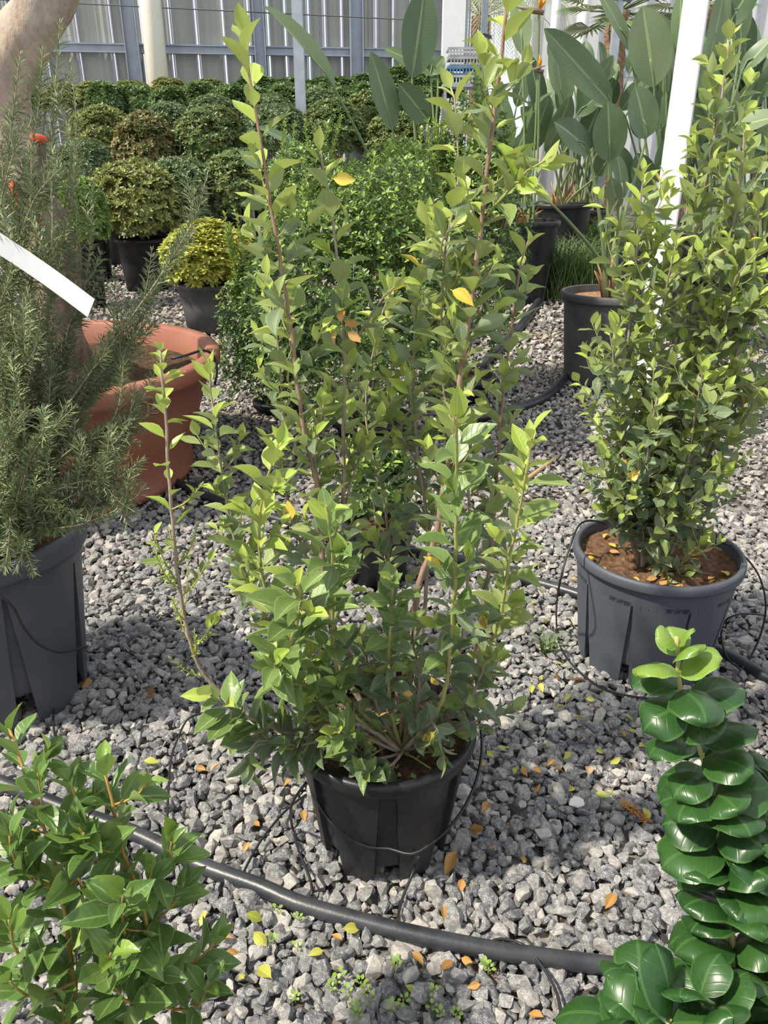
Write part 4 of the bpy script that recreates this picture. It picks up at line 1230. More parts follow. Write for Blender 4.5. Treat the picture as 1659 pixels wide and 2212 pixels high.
def steel_post(px, d, w, h, label):
    p = P(px, 110, d); z = gz(d)
    root = thing('steel_post', (p[0], p[1], z), label, 'post')
    m = MB().box((0, 0, h/2), (w, .012, h)); m.box((-w/2, .04, h/2), (.012, .09, h)); m.box((w/2, .04, h/2), (.012, .09, h))
    attach(m.build('profile', GALV, smooth=False), root)
    m = MB().box((0, .03, -.01), (w * 2.2, .22, .03)); attach(m.build('base_plate', GALV, smooth=False), root)
    m = MB()
    for k in range(3): m.tube(smooth_path([[-.09, -.02, 3.32 - z + k * .02], [0, -.03, 3.34 - z + k * .015], [.13, -.01, 3.30 - z + k*.02]], .04), .008, 5)
    attach(m.build('wire_tie', WIRE), root)
steel_post(645, 10.8, .115, 5.2, 'slim galvanised steel post standing among the clipped shrubs')

def white_post():
    d = 4.45; p = P(1383, 870, d)
    q = P(1497, 0, d)
    root = thing('square_post', (p[0], p[1], 0), 'white painted square steel post standing behind the leafy shrub in the slate pot', 'post')
    m = MB(); w, t = .118, .075; h = 3.4
    # square hollow section with rounded corners
    bm = bmesh.new(); bmesh.ops.create_cube(bm, size=1.0)
    for v in bm.verts: v.co = Vector((v.co.x * w, v.co.y * t, (v.co.z + .5) * h - .02))
    bmesh.ops.bevel(bm, geom=[e for e in bm.edges if abs(e.verts[0].co.z - e.verts[1].co.z) > 1], offset=.008, segments=3, affect='EDGES')
    me = bpy.data.meshes.new('shaft'); bm.to_mesh(me); bm.free(); me.materials.append(WHITE_PAINT)
    o = attach(link('shaft', me), root); o.rotation_euler.z = math.radians(-14)
    m = MB().box((0, 0, .006), (.22, .2, .012)); o = attach(m.build('base_plate', GALV, smooth=False), root); o.rotation_euler.z = math.radians(-14)
white_post()

# ------------------------------------------------------------------ clipped ball shrubs of the back rows
def ball_arrays(n, rx, rz, leaf, seed, rough=.10, asp=.42, tuft=6, shell=.35):
    """rosettes of small leaves over and inside a clipped dome"""
    r = np.random.default_rng(seed)
    k = n // tuft
    u = unit(r.normal(size=(k, 3)))
    u[:, 2] = np.where(u[:, 2] < -.55, -u[:, 2], u[:, 2])
    bump = 1 + rough * (np.sin(u[:, 0]*5 + seed) * .5 + np.sin(u[:, 1]*6 + 2*seed) * .4 + np.sin(u[:, 2]*7 - seed) * .3)
    rad = bump * (1 - shell * r.random(k) ** 2.2)
    c = u * rad[:, None] * np.array([rx, rx, rz])
    ax = unit(u + np.array([0, 0, .55]) + r.normal(0, .25, (k, 3)))
    pos, D, Nn, LL, T = [], [], [], [], []
    a0 = r.uniform(0, 6.28, k)
    tt = r.random(k)
    for j in range(tuft):
        a = a0 + j * 6.283 / tuft + r.normal(0, .3, k)
        ref = np.where(np.abs(ax[:, 2:3]) < .9, np.array([[0, 0, 1.0]]), np.array([[1.0, 0, 0]]))
        p1 = unit(np.cross(ax, ref)); p2 = np.cross(ax, p1)
        q = np.cos(a)[:, None] * p1 + np.sin(a)[:, None] * p2
        el = r.uniform(.2, .9, k)[:, None]
        d = unit(q * np.cos(el) + ax * np.sin(el))
        pos.append(c); D.append(d); Nn.append(ax * np.cos(el) - q * np.sin(el)); LL.append(leaf * r.uniform(.7, 1.25, k))
        T.append(np.clip(tt * .6 + r.random(k) * .4, 0, .999))
    return np.concatenate(pos), np.concatenate(D), np.concatenate(Nn), np.concatenate(LL), np.concatenate(T)

def diamond_mesh(name, pos, D, N_, LL, tint, mats, w=.21, matidx=None):
    N_ = unit(N_ - D * np.sum(N_ * D, -1, keepdims=True)); X = np.cross(D, N_)
    tV = np.array([[0, 0, 0], [w, .45, .06], [0, .5, -.02], [-w, .45, .06], [w * .75, .78, .02], [-w * .75, .78, .02], [0, 1.0, -.08]])
    R = np.stack([X, D, N_], -1)
    V = np.einsum('nij,vj->nvi', R, tV) * LL[:, None, None] + pos[:, None, :]
    k = (np.arange(len(pos)) * 7)[:, None, None]
    Tq = np.array([[0, 1, 2], [0, 2, 3], [1, 4, 2], [2, 5, 3], [4, 6, 2], [2, 6, 5]])
    T = (Tq[None] + k).reshape(-1, 3)
    mi = None if matidx is None else np.repeat(matidx, 6)
    return fast_mesh(name, V.reshape(-1, 3), [T], mats, matidx=mi, tint=np.repeat(tint, 7))

BALLS = {}
def ball_mesh(kind, leaf=.075, n=8400):
    if kind not in BALLS:
        mats = {'green': S_PITT, 'yellowish': S_PITTY, 'brownish': S_PITTB, 'grey': S_GREY, 'gold': S_GOLD, 'lime': S_LIME, 'hedge': S_HEDGE}
        lf = {'gold': .075, 'hedge': .11, 'lime': .10, 'grey': .055}.get(kind, .066)
        a = ball_arrays(n, .5, .5, lf, len(BALLS) * 7 + 3, tuft=6, rough=.16 if kind in ('hedge', 'lime') else .09)
        BALLS[kind] = diamond_mesh('foliage', *a, [mats[kind]])
        BALLS[kind + '_twig'] = None
    return BALLS[kind]

def pot_simple(root, r0, r1, h, mat):
    prof = [(0.001, .0), (r0, .0), (r0 + (r1-r0)*.5, h*.5), (r1, h - .04), (r1 + .014, h - .04), (r1 + .016, h - .005), (r1 + .004, h), (r1 - .01, h), (r1 - .02, h - .05)]
    V, Q = lathe(prof, 40); attach(link('pot', fast_mesh('pot', V, [Q], [mat])), root)
    V, fs = soil_disc(r1 - .02, h - .05, .008, 24, 4); attach(link('soil', fast_mesh('soil', V, fs, [SOIL_DK])), root)

def ball_shrub(px, py, wpx, hpx, d, kind, label, pot=True, potr=.55, name='clipped_shrub', group=None, mat=POT_BLACK):
    """dome centred on the picture position, standing in a pot on the ground"""
    c = P(px, py, d); zc = depth(c); w = wpx * zc / F; h = hpx * zc / F
    g = gz(d); root = thing(name, (c[0], c[1], g), label, 'potted plant', group)
    o = attach(link('foliage', ball_mesh(kind)), root); tag(o, kind='stuff')
    o.location = (0, 0, c[2] - g); o.scale = (w, w, h); o.rotation_euler.z = rng.uniform(0, 6.28)
    if pot:
        bot = c[2] - g - h * .36
        ph = max(.15, min(bot + .03, .62)); r1 = min(w * potr * .5, .42)
        pot_simple(root, r1 * .8, r1, ph, mat)
    else: ph = 0.0
    m = MB()
    for k in range(5):
        e = rng.normal(0, .12 * w, 3); e[2] = 0
        m.tube(smooth_path([[0, 0, max(0, ph - .06)], [e[0] * .5, e[1] * .5, (ph + c[2] - g) / 2], [e[0] * 1.5, e[1] * 1.5, c[2] - g + .1 * h]], .1), .012, 5)
    attach(m.build('branches', B_GREY), root)
    return root

ball_shrub(300, 450, 185, 185, 8.9, 'yellowish', 'broad clipped ball with yellow tinged leaves in a tall black pot', potr=.62)
ball_shrub(395, 430, 150, 160, 9.3, 'grey', 'clipped ball of grey green leaves pressed against the yellow tinged ball', potr=.4)
ball_shrub(515, 408, 160, 150, 9.6, 'green', 'clipped ball with lime tips in a black pot behind the golden shrub', potr=.62)
ball_shrub(450, 560, 200, 150, 7.1, 'gold', 'golden yellow clipped shrub in a low dusty black pot', potr=.72, mat=POT_DUSTY)
ball_shrub(175, 470, 110, 150, 8.0, 'lime', 'bright lime green bush showing behind the rosemary', potr=.6)
ball_shrub(225, 305, 140, 130, 10.5, 'yellowish', 'clipped ball with straw yellow shoots behind the rosemary tips', potr=.5)
ball_shrub(318, 330, 135, 150, 10.2, 'brownish', 'clipped ball with brown scorched patch of leaves', potr=.5)
ball_shrub(375, 290, 120, 120, 11.2, 'grey', 'grey green clipped ball behind the scorched ball', potr=.5)
ball_shrub(455, 310, 150, 140, 10.3, 'green', 'clipped ball with straw tipped leaves beside the scorched ball', potr=.5)
ball_shrub(185, 380, 130, 140, 9.4, 'grey', 'low dark grey green ball half hidden by rosemary', potr=.5)
ball_shrub(462, 252, 110, 80, 11.5, 'grey', 'flat topped grey green shrub with a white tag on top', potr=.5)
# grey green low mounds in the middle
for k, (x, y, w, h, d) in enumerate(((600, 300, 135, 130, 10.3), (725, 290, 140, 130, 10.3), (690, 245, 110, 90, 11.5), (800, 255, 120, 100, 11.5), (580, 255, 110, 90, 11.5), (850, 320, 130, 130, 10.2))):
    ball_shrub(x, y, w, h, d, 'grey' if k % 2 == 0 else 'green', ['grey mound before the slim steel post on the downpipe side', 'straw tipped green mound before the slim steel post on the tall leaf side', 'low grey mound just behind the slim steel post', 'straw tipped green mound behind the long tall leaf stalk', 'low grey mound of the back on the downpipe side of the post', 'straw tipped green mound at the foot of the narrow upright paddle leaf'][k], potr=.5, group='mounds around the slim steel post')
# dark leafy hedge plants
ORD = ['first', 'second', 'third', 'fourth', 'fifth', 'sixth']
for k, x in enumerate((235, 300, 365, 430, 495, 555, 615, 675, 735, 795, 850, 905)):
    lab = (['second dark leafy bush from the cream downpipe, on the side of the pale trunk', 'dark leafy bush beside the cream downpipe, on the side of the pale trunk'][k] if k < 2 else
           ORD[k - 2] + ' dark leafy bush from the cream downpipe towards the slim steel post' if k < 7 else ORD[k - 7] + ' dark leafy bush beyond the slim steel post, away from the downpipe')
    ball_shrub(x, 232 + (k % 3) * 4, 80, 86, 12.2 + .2 * (k % 2), 'hedge', lab, potr=.5, group='dark bushes along the glasshouse wall')
for k, (x, y, w, h) in enumerate(((205, 208, 90, 55), (285, 205, 90, 55), (366, 200, 78, 55), (450, 204, 95, 55), (140, 215, 80, 60), (60, 220, 90, 60))):
    ball_shrub(x, y, w, h, 13.1, ['yellowish', 'green', 'yellowish', 'green'][k % 4], ['yellow green ball behind the dark bushes, between trunk and wall post', 'mid green ball behind the dark bushes, at the foot of the wall post', 'yellow green ball right at the foot of the cream downpipe', 'mid green ball behind the dark bushes, past the cream downpipe', 'yellow green ball next to the pale trunk at the wall', 'mid green ball hidden behind the rosemary tips at the wall'][k], potr=.5, group='balls along the glasshouse wall')
for k, (x, y, w, h) in enumerate(((560, 195, 90, 50), (640, 200, 90, 50), (720, 195, 90, 50), (800, 195, 100, 55), (880, 180, 90, 60), (950, 190, 90, 60))):
    ball_shrub(x, y, w, h, 13.1, 'hedge', ORD[k] + ' bush of the last row at the glasshouse wall, counted from the downpipe end', potr=.5, group='last row of bushes at the glasshouse wall')
strip_tag('plant_tag', P(443, 258, 11.3), P(473, 253, 11.3), .03, 'white tag lying on the flat topped grey green shrub', bend=.0)
V, T = hull(24, 77, (1, .9, .8))
o = link('pale_ball', fast_mesh('pale_ball', V * .085, [T], [PEBW])); o.location = P(222, 400, 9.0).tolist(); tag(o, 'small whitish rounded lump beside the yellow tinged ball', 'stone')

# ------------------------------------------------------------------ dark small leaved bushes behind the middle shrub
def small_leaf_bush(cx, d, ground_px, shoots, label, seed, leaf=.030, n_in=9000, dome=None, potr=.2, poth=.3, potmat=POT_BLACK):
    """dome of tiny leaves plus upright shoots; dome=(px,py,wpx,hpx)"""
    r = np.random.default_rng(seed)
    c = P(dome[0], dome[1], d); zc = depth(c); w, h = dome[2] * zc / F, dome[3] * zc / F
    root = thing('small_leaved_bush', (c[0], d, gz(d)), label, 'potted plant')
    base = np.array([c[0], d, gz(d)])
    a = list(ball_arrays(n_in, w / 2, h / 2, leaf, seed, rough=.22, tuft=4, shell=.55))
    a[0] = a[0] + (c - base)
    mi = np.where(r.random(len(a[0])) < .06 + .26 * (a[0][:, 2] > (c - base)[2] + .18 * h), 1, 0)
    o = attach(link('foliage', diamond_mesh('foliage', *a, [S_BOX, S_BOXT], matidx=mi)), root); tag(o, kind='stuff')
    # shoots
    pos, D, Nn, LL, T = [], [], [], [], []
    tw = MB()
    for (px, py, dd) in shoots:
        tip = P(px, py, dd) - base
        st0 = np.array([tip[0] * .8 + r.normal(0, .03), tip[1] * .6, tip[2] - r.uniform(.3, .5)])
        path = smooth_path([st0, (st0 + tip) / 2 + r.normal(0, .015, 3), tip], .02)
        tw.tube(path, np.linspace(.004, .0015, len(path)), 4)
        phi = 0
        for i in range(1, len(path)):
            Tn = unit(path[i] - path[i-1])
            for q in range(3):
                phi += 2.4; e = perp(Tn, phi); al = .75 + r.normal(0, .15)
                pos.append(path[i]); D.append(Tn * math.cos(al) + e * math.sin(al)); Nn.append(Tn * math.sin(al) - e * math.cos(al)); LL.append(leaf * 1.15 * r.uniform(.7, 1.2)); T.append(r.random())
    if shoots:
        o = attach(link('shoot_leaves', diamond_mesh('shoot_leaves', np.array(pos), unit(np.array(D)), np.array(Nn), np.array(LL), np.array(T), [S_BOXT])), root); tag(o, kind='stuff')
        tag(attach(tw.build('shoots', B_GREEN), root), kind='stuff')
    pot_simple(root, potr * .8, potr, poth, potmat)
    m = MB()
    for k in range(6):
        e = np.clip(r.normal(0, .10 * w, 2), -.15 * w, .15 * w)
        m.tube(smooth_path([[0, 0, max(0, poth - .06)], [e[0], e[1], (poth + (c - base)[2]) / 2], [e[0] * 2.2, e[1] * 2.2, (c - base)[2] + .15 * h]], .06), .011, 5)
    attach(m.build('branches', B_GREY), root)
    return root
r5 = np.random.default_rng(55)
small_leaf_bush(820, 4.3, 960, [(r5.uniform(640, 960), r5.uniform(330, 520), 4.3 + r5.uniform(-.2, .2)) for _ in range(34)], 'large dark small leaved bush with bright upright shoots behind the tall open shrub', 31, dome=(800, 690, 470, 640), potr=.22, poth=.16, n_in=26000)
small_leaf_bush(1000, 5.2, 900, [(r5.uniform(900, 1110), r5.uniform(262, 360), 5.2 + r5.uniform(-.2, .2)) for _ in range(30)], 'tall dark bush with yellow green shoots beside the paddle leaved plants', 32, dome=(1000, 560, 290, 600), potr=.24, poth=.16, n_in=15000, leaf=.034)
small_leaf_bush(600, 4.9, 900, [(r5.uniform(480, 700), r5.uniform(420, 540), 4.8) for _ in range(16)], 'low spreading dark bush between the golden shrub and the terracotta bowl', 33, dome=(590, 735, 220, 380), potr=.14, poth=.08, n_in=15000)
small_leaf_bush(690, 6.2, 700, [(r5.uniform(600, 760), r5.uniform(250, 360), 6.2) for _ in range(16)], 'loose small leaved bush with thin shoots before the grey green mounds', 34, dome=(680, 480, 260, 300), potr=.26, poth=.4, n_in=9000, leaf=.036)
# small pot between the stems
small_leaf_bush(815, 2.68, 1280, [], 'small dark leaved plant in a plain black pot behind the stems of the open shrub', 35, dome=(815, 1040, 130, 170), potr=.135, poth=.26, n_in=1500, leaf=.034)

# ------------------------------------------------------------------ paddle leaved plants (bird of paradise)
PADDLE = {}
def paddle_mesh(W, curl, fold, mat, seed):
    key = (round(W, 2), round(curl, 2), round(fold, 2), mat.name, seed)
    if key not in PADDLE:
        V, Q, UV = leaf_template(W, fold, curl, nu=14, nv=8, petiole=0.0, peak=.90, tip=.62, wave=.12 if seed else 0.05)
        PADDLE[key] = fast_mesh('leaf', V, [Q], [mat], uv=UV)
    return PADDLE[key]

def paddle_leaf(root, base, b, t, wpx, d_b, d_t, face=(0, -1, .3), mat=L_STREL, curl=.12, fold=.10, pr=.018):
    """blade from picture point b to t, petiole from base"""
    from mathutils import Matrix
    o3 = np.array(root.location)
    Bp, Tp = P(b[0], b[1], d_b), P(t[0], t[1], d_t)
    D = Tp - Bp; L = np.linalg.norm(D); D = D / L
    n = np.array(face, float); n = unit(n - D * np.dot(n, D)); X = np.cross(D, n)
    W = wpx * depth(Bp) / F / L
    o = attach(link('leaf', paddle_mesh(W, curl, fold, mat, int(rng.integers(0, 2)))), root)
    R = np.stack([X, D, n], -1)
    o.matrix_local = Matrix.Translation((Bp - o3).tolist()) @ Matrix(R.tolist()).to_4x4() @ Matrix.Scale(L, 4)
    # midrib continues as the petiole
    path = [np.array(base), (np.array(base) + Bp) / 2 + np.array([0.25 * (Bp - np.array(base))[0], 0, 0.0]) * -.3, Bp, Bp + D * L * .35 - n * .012 * L]
    pth = smooth_path(path, .05)
    V, Q, caps = tube_arrays(pth - o3, np.linspace(pr, pr * .35, len(pth)), 7)
    pe = link('petiole', fast_mesh('petiole', V, [Q, caps], [PETIOLE])); attach(pe, root)

def bird_plant(px, py_base, d, r0, r1, h, label, leaves, potmat=POT_BLACK, soilm=SOIL_CHIP, sheath=10, jitter=.06):
    g = P(px, 500, d); z = gz(d)
    root = thing('potted_bird_of_paradise', (g[0], d, z), label, 'potted plant')
    add_pot(root, r0, r1, h, potmat, soilm, soil=.05, wedges=0, notch=0.0, lip=.02, liph=.05)
    c = np.array([g[0], d, z + h - .06])
    for lf in leaves:
        b, t, w, db, dt = lf[:5]
        kw = lf[5] if len(lf) > 5 else {}
        bs = c + np.array([rng.normal(0, jitter), rng.normal(0, jitter), 0])
        paddle_leaf(root, bs, b, t, w, db, dt, **kw)
    m = MB()
    for k in range(sheath):
        a = rng.uniform(0, 6.28); q = c + np.array([math.cos(a), math.sin(a), 0]) * rng.uniform(.02, .08) - np.array(root.location)
        e = q + np.array([math.cos(a) * rng.uniform(.03, .16), math.sin(a) * rng.uniform(.03, .16), rng.uniform(.12, .35)])
        m.tube([q, (q + e) / 2 + np.array([0, 0, .03]), e], [.016, .012, .003], 5)
    if sheath: attach(m.build('dry_sheaths', DRYLEAF), root)
    return root
PALE = dict(mat=L_STRELP)
# near pot on the right path
gN = G(1335, 842)
bird_plant(1335, 842, gN[1] + .28, .27, .325, .62, 'paddle leaved plant with few leaves in the dusty grey pot beside the white post', [
    ((1316, 348), (1318, 218), 76, 5.5, 5.4, dict(face=(0, -1, .35))),
    ((1272, 330), (1215, 255), 66, 5.5, 5.3, dict(face=(.1, -1, .5), curl=.2)),
    ((1395, 300), (1380, 180), 80, 5.8, 5.75, dict(face=(.3, -1, .3))),
    ((1335, 450), (1320, 385), 34, 5.5, 5.4, dict(face=(-.4, -1, .3), mat=L_STRELP)),
    ((1320, 225), (1180, 58), 70, 5.7, 5.5, dict(face=(-.35, -.9, .5), curl=.05)),
    ((1345, 430), (1340, 330), 40, 5.9, 5.9, dict(face=(.5, -1, .3))),
    ((1190, 440), (1090, 440), 30, 5.35, 5.3, dict(face=(0, -.3, 1), mat=L_STRELP)),
], potmat=POT_DUSTY, sheath=6)
# pair of pots farther back
gM = G(1130, 660)
flower_plant = bird_plant(1130, 660, gM[1] + .3, .29, .35, .78, 'paddle leaved plant with dry tan sheaths in a black pot by the pipe', [
    ((1130, 470), (1090, 350), 62, 8.4, 8.3), ((1140, 330), (1195, 205), 56, 8.4, 8.3, dict(face=(.5, -1, .3))),
    ((1150, 300), (1190, 195), 60, 8.5, 8.4, dict(face=(-.6, -.8, .2))), ((1215, 240), (1210, 105), 40, 8.5, 8.4, dict(face=(.6, -.8, .1), mat=L_STRELP)),
    ((1128, 118), (1122, -20), 48, 8.5, 8.6, PALE), ((1180, 330), (1240, 210), 50, 8.4, 8.2, dict(face=(.4, -1, .2))), ((1100, 330), (1075, 190), 46, 8.5, 8.4, dict(face=(-.4, -1, .2))),
    ((1170, 260), (1150, 110), 44, 8.6, 8.6, dict(face=(.3, -1, .1))),
], sheath=18)
gM2 = G(1205, 600)
bird_plant(1205, 600, gM2[1] + .25, .30, .36, .80, 'paddle leaved plant in the black pot standing farthest along the path', [
    ((1250, 330), (1310, 205), 60, 9.6, 9.4, dict(face=(.3, -1, .4))), ((1215, 330), (1265, 255), 46, 9.6, 9.4, dict(face=(.7, -.5, .5))),
    ((1245, 250), (1310, 185), 40, 9.5, 9.3, dict(face=(.2, -1, .6))), ((1230, 220), (1190, 90), 50, 9.6, 9.6, dict(face=(-.5, -1, .1))),
    ((1270, 200), (1330, 120), 36, 9.7, 9.6, dict(face=(.5, -.7, .5), mat=L_STRELP)), ((1180, 300), (1130, 230), 46, 9.5, 9.3), ((1290, 380), (1340, 300), 50, 9.4, 9.2),
], sheath=14)
# big plant right behind the white post
bird_plant(1425, 560, 7.2, .30, .36, .62, 'large paddle leaved plant with a broad torn leaf directly behind the white post', [
    ((1412, 188), (1392, 8), 100, 7.0, 7.0, dict(mat=L_STRELP, face=(.1, -1, .2), curl=.05)),
    ((1360, 110), (1300, -40), 44, 7.2, 7.1, dict(mat=L_STRELP, face=(.6, -.8, .1))),
    ((1440, 200), (1445, 50), 60, 7.3, 7.3, dict(face=(.6, -.8, .2), mat=L_STRELP)),
    ((1425, 280), (1440, 120), 56, 7.3, 7.3), ((1380, 300), (1420, 180), 70, 7.1, 7.0, dict(face=(-.2, -1, .3))),
    ((1470, 110), (1465, -30), 40, 7.4, 7.4, dict(face=(-.7, -.6, .1))), ((1350, 250), (1290, 215), 40, 7.1, 6.9, dict(face=(0, -.6, .9))),
    ((1430, 400), (1460, 280), 60, 7.1, 7.0), ((1360, 400), (1330, 310), 50, 7.1, 7.0), ((1400, 420), (1380, 330), 56, 7.0, 6.9),
], sheath=6)
bird_plant(1560, 520, 6.6, .30, .36, .6, 'sweeping paddle leaved plant half covered by the leafy shrub in the slate pot', [
    ((1530, 130), (1580, -40), 60, 6.5, 6.5, dict(mat=L_STRELP, face=(.5, -1, .2))), ((1570, 60), (1640, -60), 56, 6.6, 6.5, dict(face=(-.3, -1, .3))),
    ((1580, 280), (1700, 235), 62, 6.3, 6.0, dict(face=(-.2, -.7, .8), mat=L_STRELP)), ((1600, 160), (1680, 60), 44, 6.5, 6.4, dict(face=(.2, -.5, .9))),
    ((1620, 300), (1690, 330), 50, 6.2, 6.0, dict(face=(0, -.5, 1))), ((1540, 260), (1530, 120), 56, 6.7, 6.7), ((1590, 250), (1670, 150), 50, 6.6, 6.5, dict(face=(0, -.8, .5))),
    ((1550, 350), (1600, 230), 60, 6.5, 6.3), ((1640, 210), (1700, 120), 50, 6.4, 6.3), ((1510, 320), (1490, 200), 60, 6.8, 6.7), ((1600, 360), (1680, 300), 50, 6.3, 6.1, dict(face=(0, -.8, .6))),
    ((1600, 90), (1600, -60), 56, 6.9, 6.9, dict(face=(.3, -1, 0))),
], sheath=6)
# single tall leaves rising in the middle
bird_plant(905, 700, 6.9, .28, .33, .5, 'paddle leaved plant with one very tall leaf rising behind the middle bushes', [
    ((890, 168), (920, -30), 84, 6.8, 6.9, dict(face=(.35, -1, -.15), curl=.03)),
    ((848, 282), (806, 108), 66, 6.7, 6.6, dict(face=(.55, -.8, .15), curl=.06)),
    ((925, 262), (865, 180), 56, 6.8, 6.6, dict(face=(-.3, -1, .5))),
    ((945, 165), (828, 92), 34, 7.0, 7.0, dict(face=(-.2, -.9, .6))),
    ((930, 160), (960, 120), 36, 7.0, 7.0),
    ((722, 190), (580, -10), 52, 6.4, 6.3, dict(face=(.7, -.5, .4), mat=L_STRELP, fold=.35)),
    ((665, 330), (560, 260), 36, 6.6, 6.4, dict(face=(.1, -.6, .9))),
    ((790, 430), (760, 330), 40, 6.5, 6.4, dict(face=(.3, -1, .3))),
], sheath=0)
# orange flowers of the paddle plants
for px, py, d, dirx, lab in ((1165, 22, 8.2, -1, 'orange and pink beaked flower head on the tall stalk'), (1165, 150, 8.2, .2, 'small orange petal flower low among the paddle leaves')):
    p = P(px, py, d); g = np.array([p[0] + .04, d + .05, gz(d) + .5])
    root = bpy.data.objects.new('flower', None); COL.objects.link(root); attach(root, flower_plant); root['label'] = lab
    root.location = (p - np.array(flower_plant.location)).tolist()
    m = MB().tube(np.array([[.04, .0, -.02], [-.05 + .0, 0, .0], [dirx * .24, -.02, .03]]), [.02, .028, .003], 8); attach(m.build('beak', SHEATH), root)
    m = MB()
    for k in range(4):
        e = np.array([rng.uniform(-.05, .05), rng.uniform(-.04, .04), rng.uniform(.08, .13)])
        m.tube([[0, 0, 0], e * .6 + np.array([.01, 0, 0]), e], [.006, .016, .002], 5)
    attach(m.build('petals', ORANGE), root)
    m = MB().tube(smooth_path([g - p, (g - p) * .5 + np.array([.03, 0, 0]), [.0, 0, 0]], .08), .012, 6); attach(m.build('stalk', PETIOLE), root)

# ------------------------------------------------------------------ palms and things far back on the right
def fan_palm(px, py_crown, d, label, mat, trunk_r=.16, n=16, size=1.0, sub=True):
    c = P(px, py_crown, d); z = gz(d)
    root = thing('fan_palm', (c[0], c[1], z), label, 'palm')
    top = c - np.array([c[0], c[1], z])
    path = smooth_path([[0, 0, 0], [.03, 0, top[2] * .5], [0, 0, top[2]]], .12)
    V, Q, caps = tube_arrays(path, trunk_r * (1 + .12 * np.sin(np.arange(len(path)) * 2.4)), 12)
    attach(link('trunk', fast_mesh('trunk', V, [Q, caps], [B_PALM])), root)
    r = np.random.default_rng(int(px))
    for k in range(n):
        a = k * 2.4; el = 1.1 - 1.75 * k / n
        d0 = np.array([math.cos(a) * math.cos(el), math.sin(a) * math.cos(el), math.sin(el)])
        hub = top + d0 * size * .55
        m = MB(); m.tube([top, hub], [.018, .01], 5, .5)
        side = unit(np.cross(d0, [0, 0, 1.0])); up = np.cross(side, d0)
        for j in range(19):
            t = -1.75 + 3.5 * j / 18
            e = d0 * math.cos(t) + side * math.sin(t); e = unit(e + up * .12)
            w = np.cross(e, up) * .022 * size; ln = size * (.62 - .1 * abs(t))
            tip = hub + e * ln + np.array([0, 0, -.06 * size])
            mid = hub + e * ln * .55
            m.add([hub, mid + w, mid + up * .012, mid - w, tip], [[[0, 1, 2], [0, 2, 3], [1, 4, 2], [2, 4, 3]]], float(r.random()))
        attach(m.build('frond', mat, smooth=False), root)
    return root
fan_palm(1335, 25, 13.5, 'dark green fan palm with brown shaggy trunk behind the paddle leaves', S_PALM, .17, 18, 1.0)
fan_palm(1520, 10, 15.0, 'fan palm hidden for the most part behind the white post', S_PALM, .17, 14, 1.0)

def feather_palm(px, py, d, label, mat, n=18, size=2.4):
    c = P(px, py, d); z = gz(d)
    root = thing('feather_palm', (c[0], c[1], z), label, 'palm')
    top = np.array([0, 0, c[2] - z])
    V, Q, caps = tube_arrays(smooth_path([[0, 0, 0], [0, 0, top[2] * .5], top], .15), .2, 12)
    attach(link('trunk', fast_mesh('trunk', V, [Q, caps], [B_PALM])), root)
    for k in range(n):
        a = k * 2.4; el = 1.2 - 1.3 * k / n
        h = np.array([math.cos(a), math.sin(a), 0])
        path = smooth_path([top, top + h * size * .35 * math.cos(el) + np.array([0, 0, size * .35 * math.sin(el) + .2]), top + h * size * .7 * max(.3, math.cos(el)) + np.array([0, 0, size * .35 * math.sin(el)]),
                            top + h * size * .85 * max(.35, math.cos(el)) + np.array([0, 0, size * (.1 * math.sin(el) - .45)])], .07)
        m = MB().tube(path, np.linspace(.016, .004, len(path)), 4, .5)
        for i in range(3, len(path)):
            T = unit(path[i] - path[i-1]); sd = unit(np.cross(T, [0, 0, 1.0]))
            for s in (-1, 1):
                e = unit(sd * s * .8 + T * .6 + np.array([0, 0, -.35])); ln = .38 * math.sin(math.pi * (i / len(path)) ** .7) + .06
                w = T * .012
                q = path[i]; m.add([q - w, q + e * ln * .5 + w, q + e * ln, q + e * ln * .5 - w], [[[0, 1, 2, 3]]], float(rng.random()))
        attach(m.build('frond', mat, smooth=False), root)
feather_palm(1040, 35, 18.3, 'pale sunlit feather palm beside the end of the glasshouse wall', S_PALMP, 30, 2.5)

def white_house():
    root = bpy.data.objects.new('wall_right', None); COL.objects.link(root)
    tag(root, 'white sheet wall of a second glasshouse beyond the palms', kind='structure')
    a, b = P(1150, 100, 21.0), P(1900, 100, 21.5)
    n = 16
    for i in range(n):
        p = a + (b - a) * (i + .5) / n; w = np.linalg.norm(b - a) / n
        m = MB().box((0, 0, 3.0), (w - .03, .02, 6.0)); o = m.build('panel', PANELW, root, smooth=False); o.location = (p[0], p[1], .3)
        m = MB().box((0, 0, 3.0), (.06, .07, 6.0)); o = m.build('mullion', GALV, root, smooth=False); o.location = (p[0] - w / 2, p[1] - .05, .3)
    m = MB().box((0, 0, 0), (np.linalg.norm(b - a), .08, .14)); o = m.build('rail', GALV, root, smooth=False); q = (a + b) / 2; o.location = (q[0], q[1] - .1, 3.4)
white_house()
for px, d, w, lab in ((978, 14.2, .34, 'broad white pillar at the end of the glasshouse wall'), (1254, 17.0, .22, 'white round column before the white sheet wall'), (1195, 16.5, .16, 'thin white column behind the beaked flower')):
    p = P(px, 100, d); root = thing('column', (p[0], p[1], gz(d)), lab, 'column')
    m = MB().tube([[0, 0, -.02], [0, 0, 6.0]], w / 2, 20) if w != .34 else MB().box((0, 0, 3), (w, w, 6.0))
    attach(m.build('shaft', WHITE_PAINT, smooth=w != .34), root)
    m = MB().box((0, 0, .05), (w * 1.5, w * 1.5, .1)); attach(m.build('foot', GALV, smooth=False), root)
steel_post(1044, 14.6, .09, 5.2, 'thin steel pole in front of the pale feather palm')
steel_post(1328, 11.5, .085, 5.0, 'thin steel pole between the fan palm and the broad torn leaf')

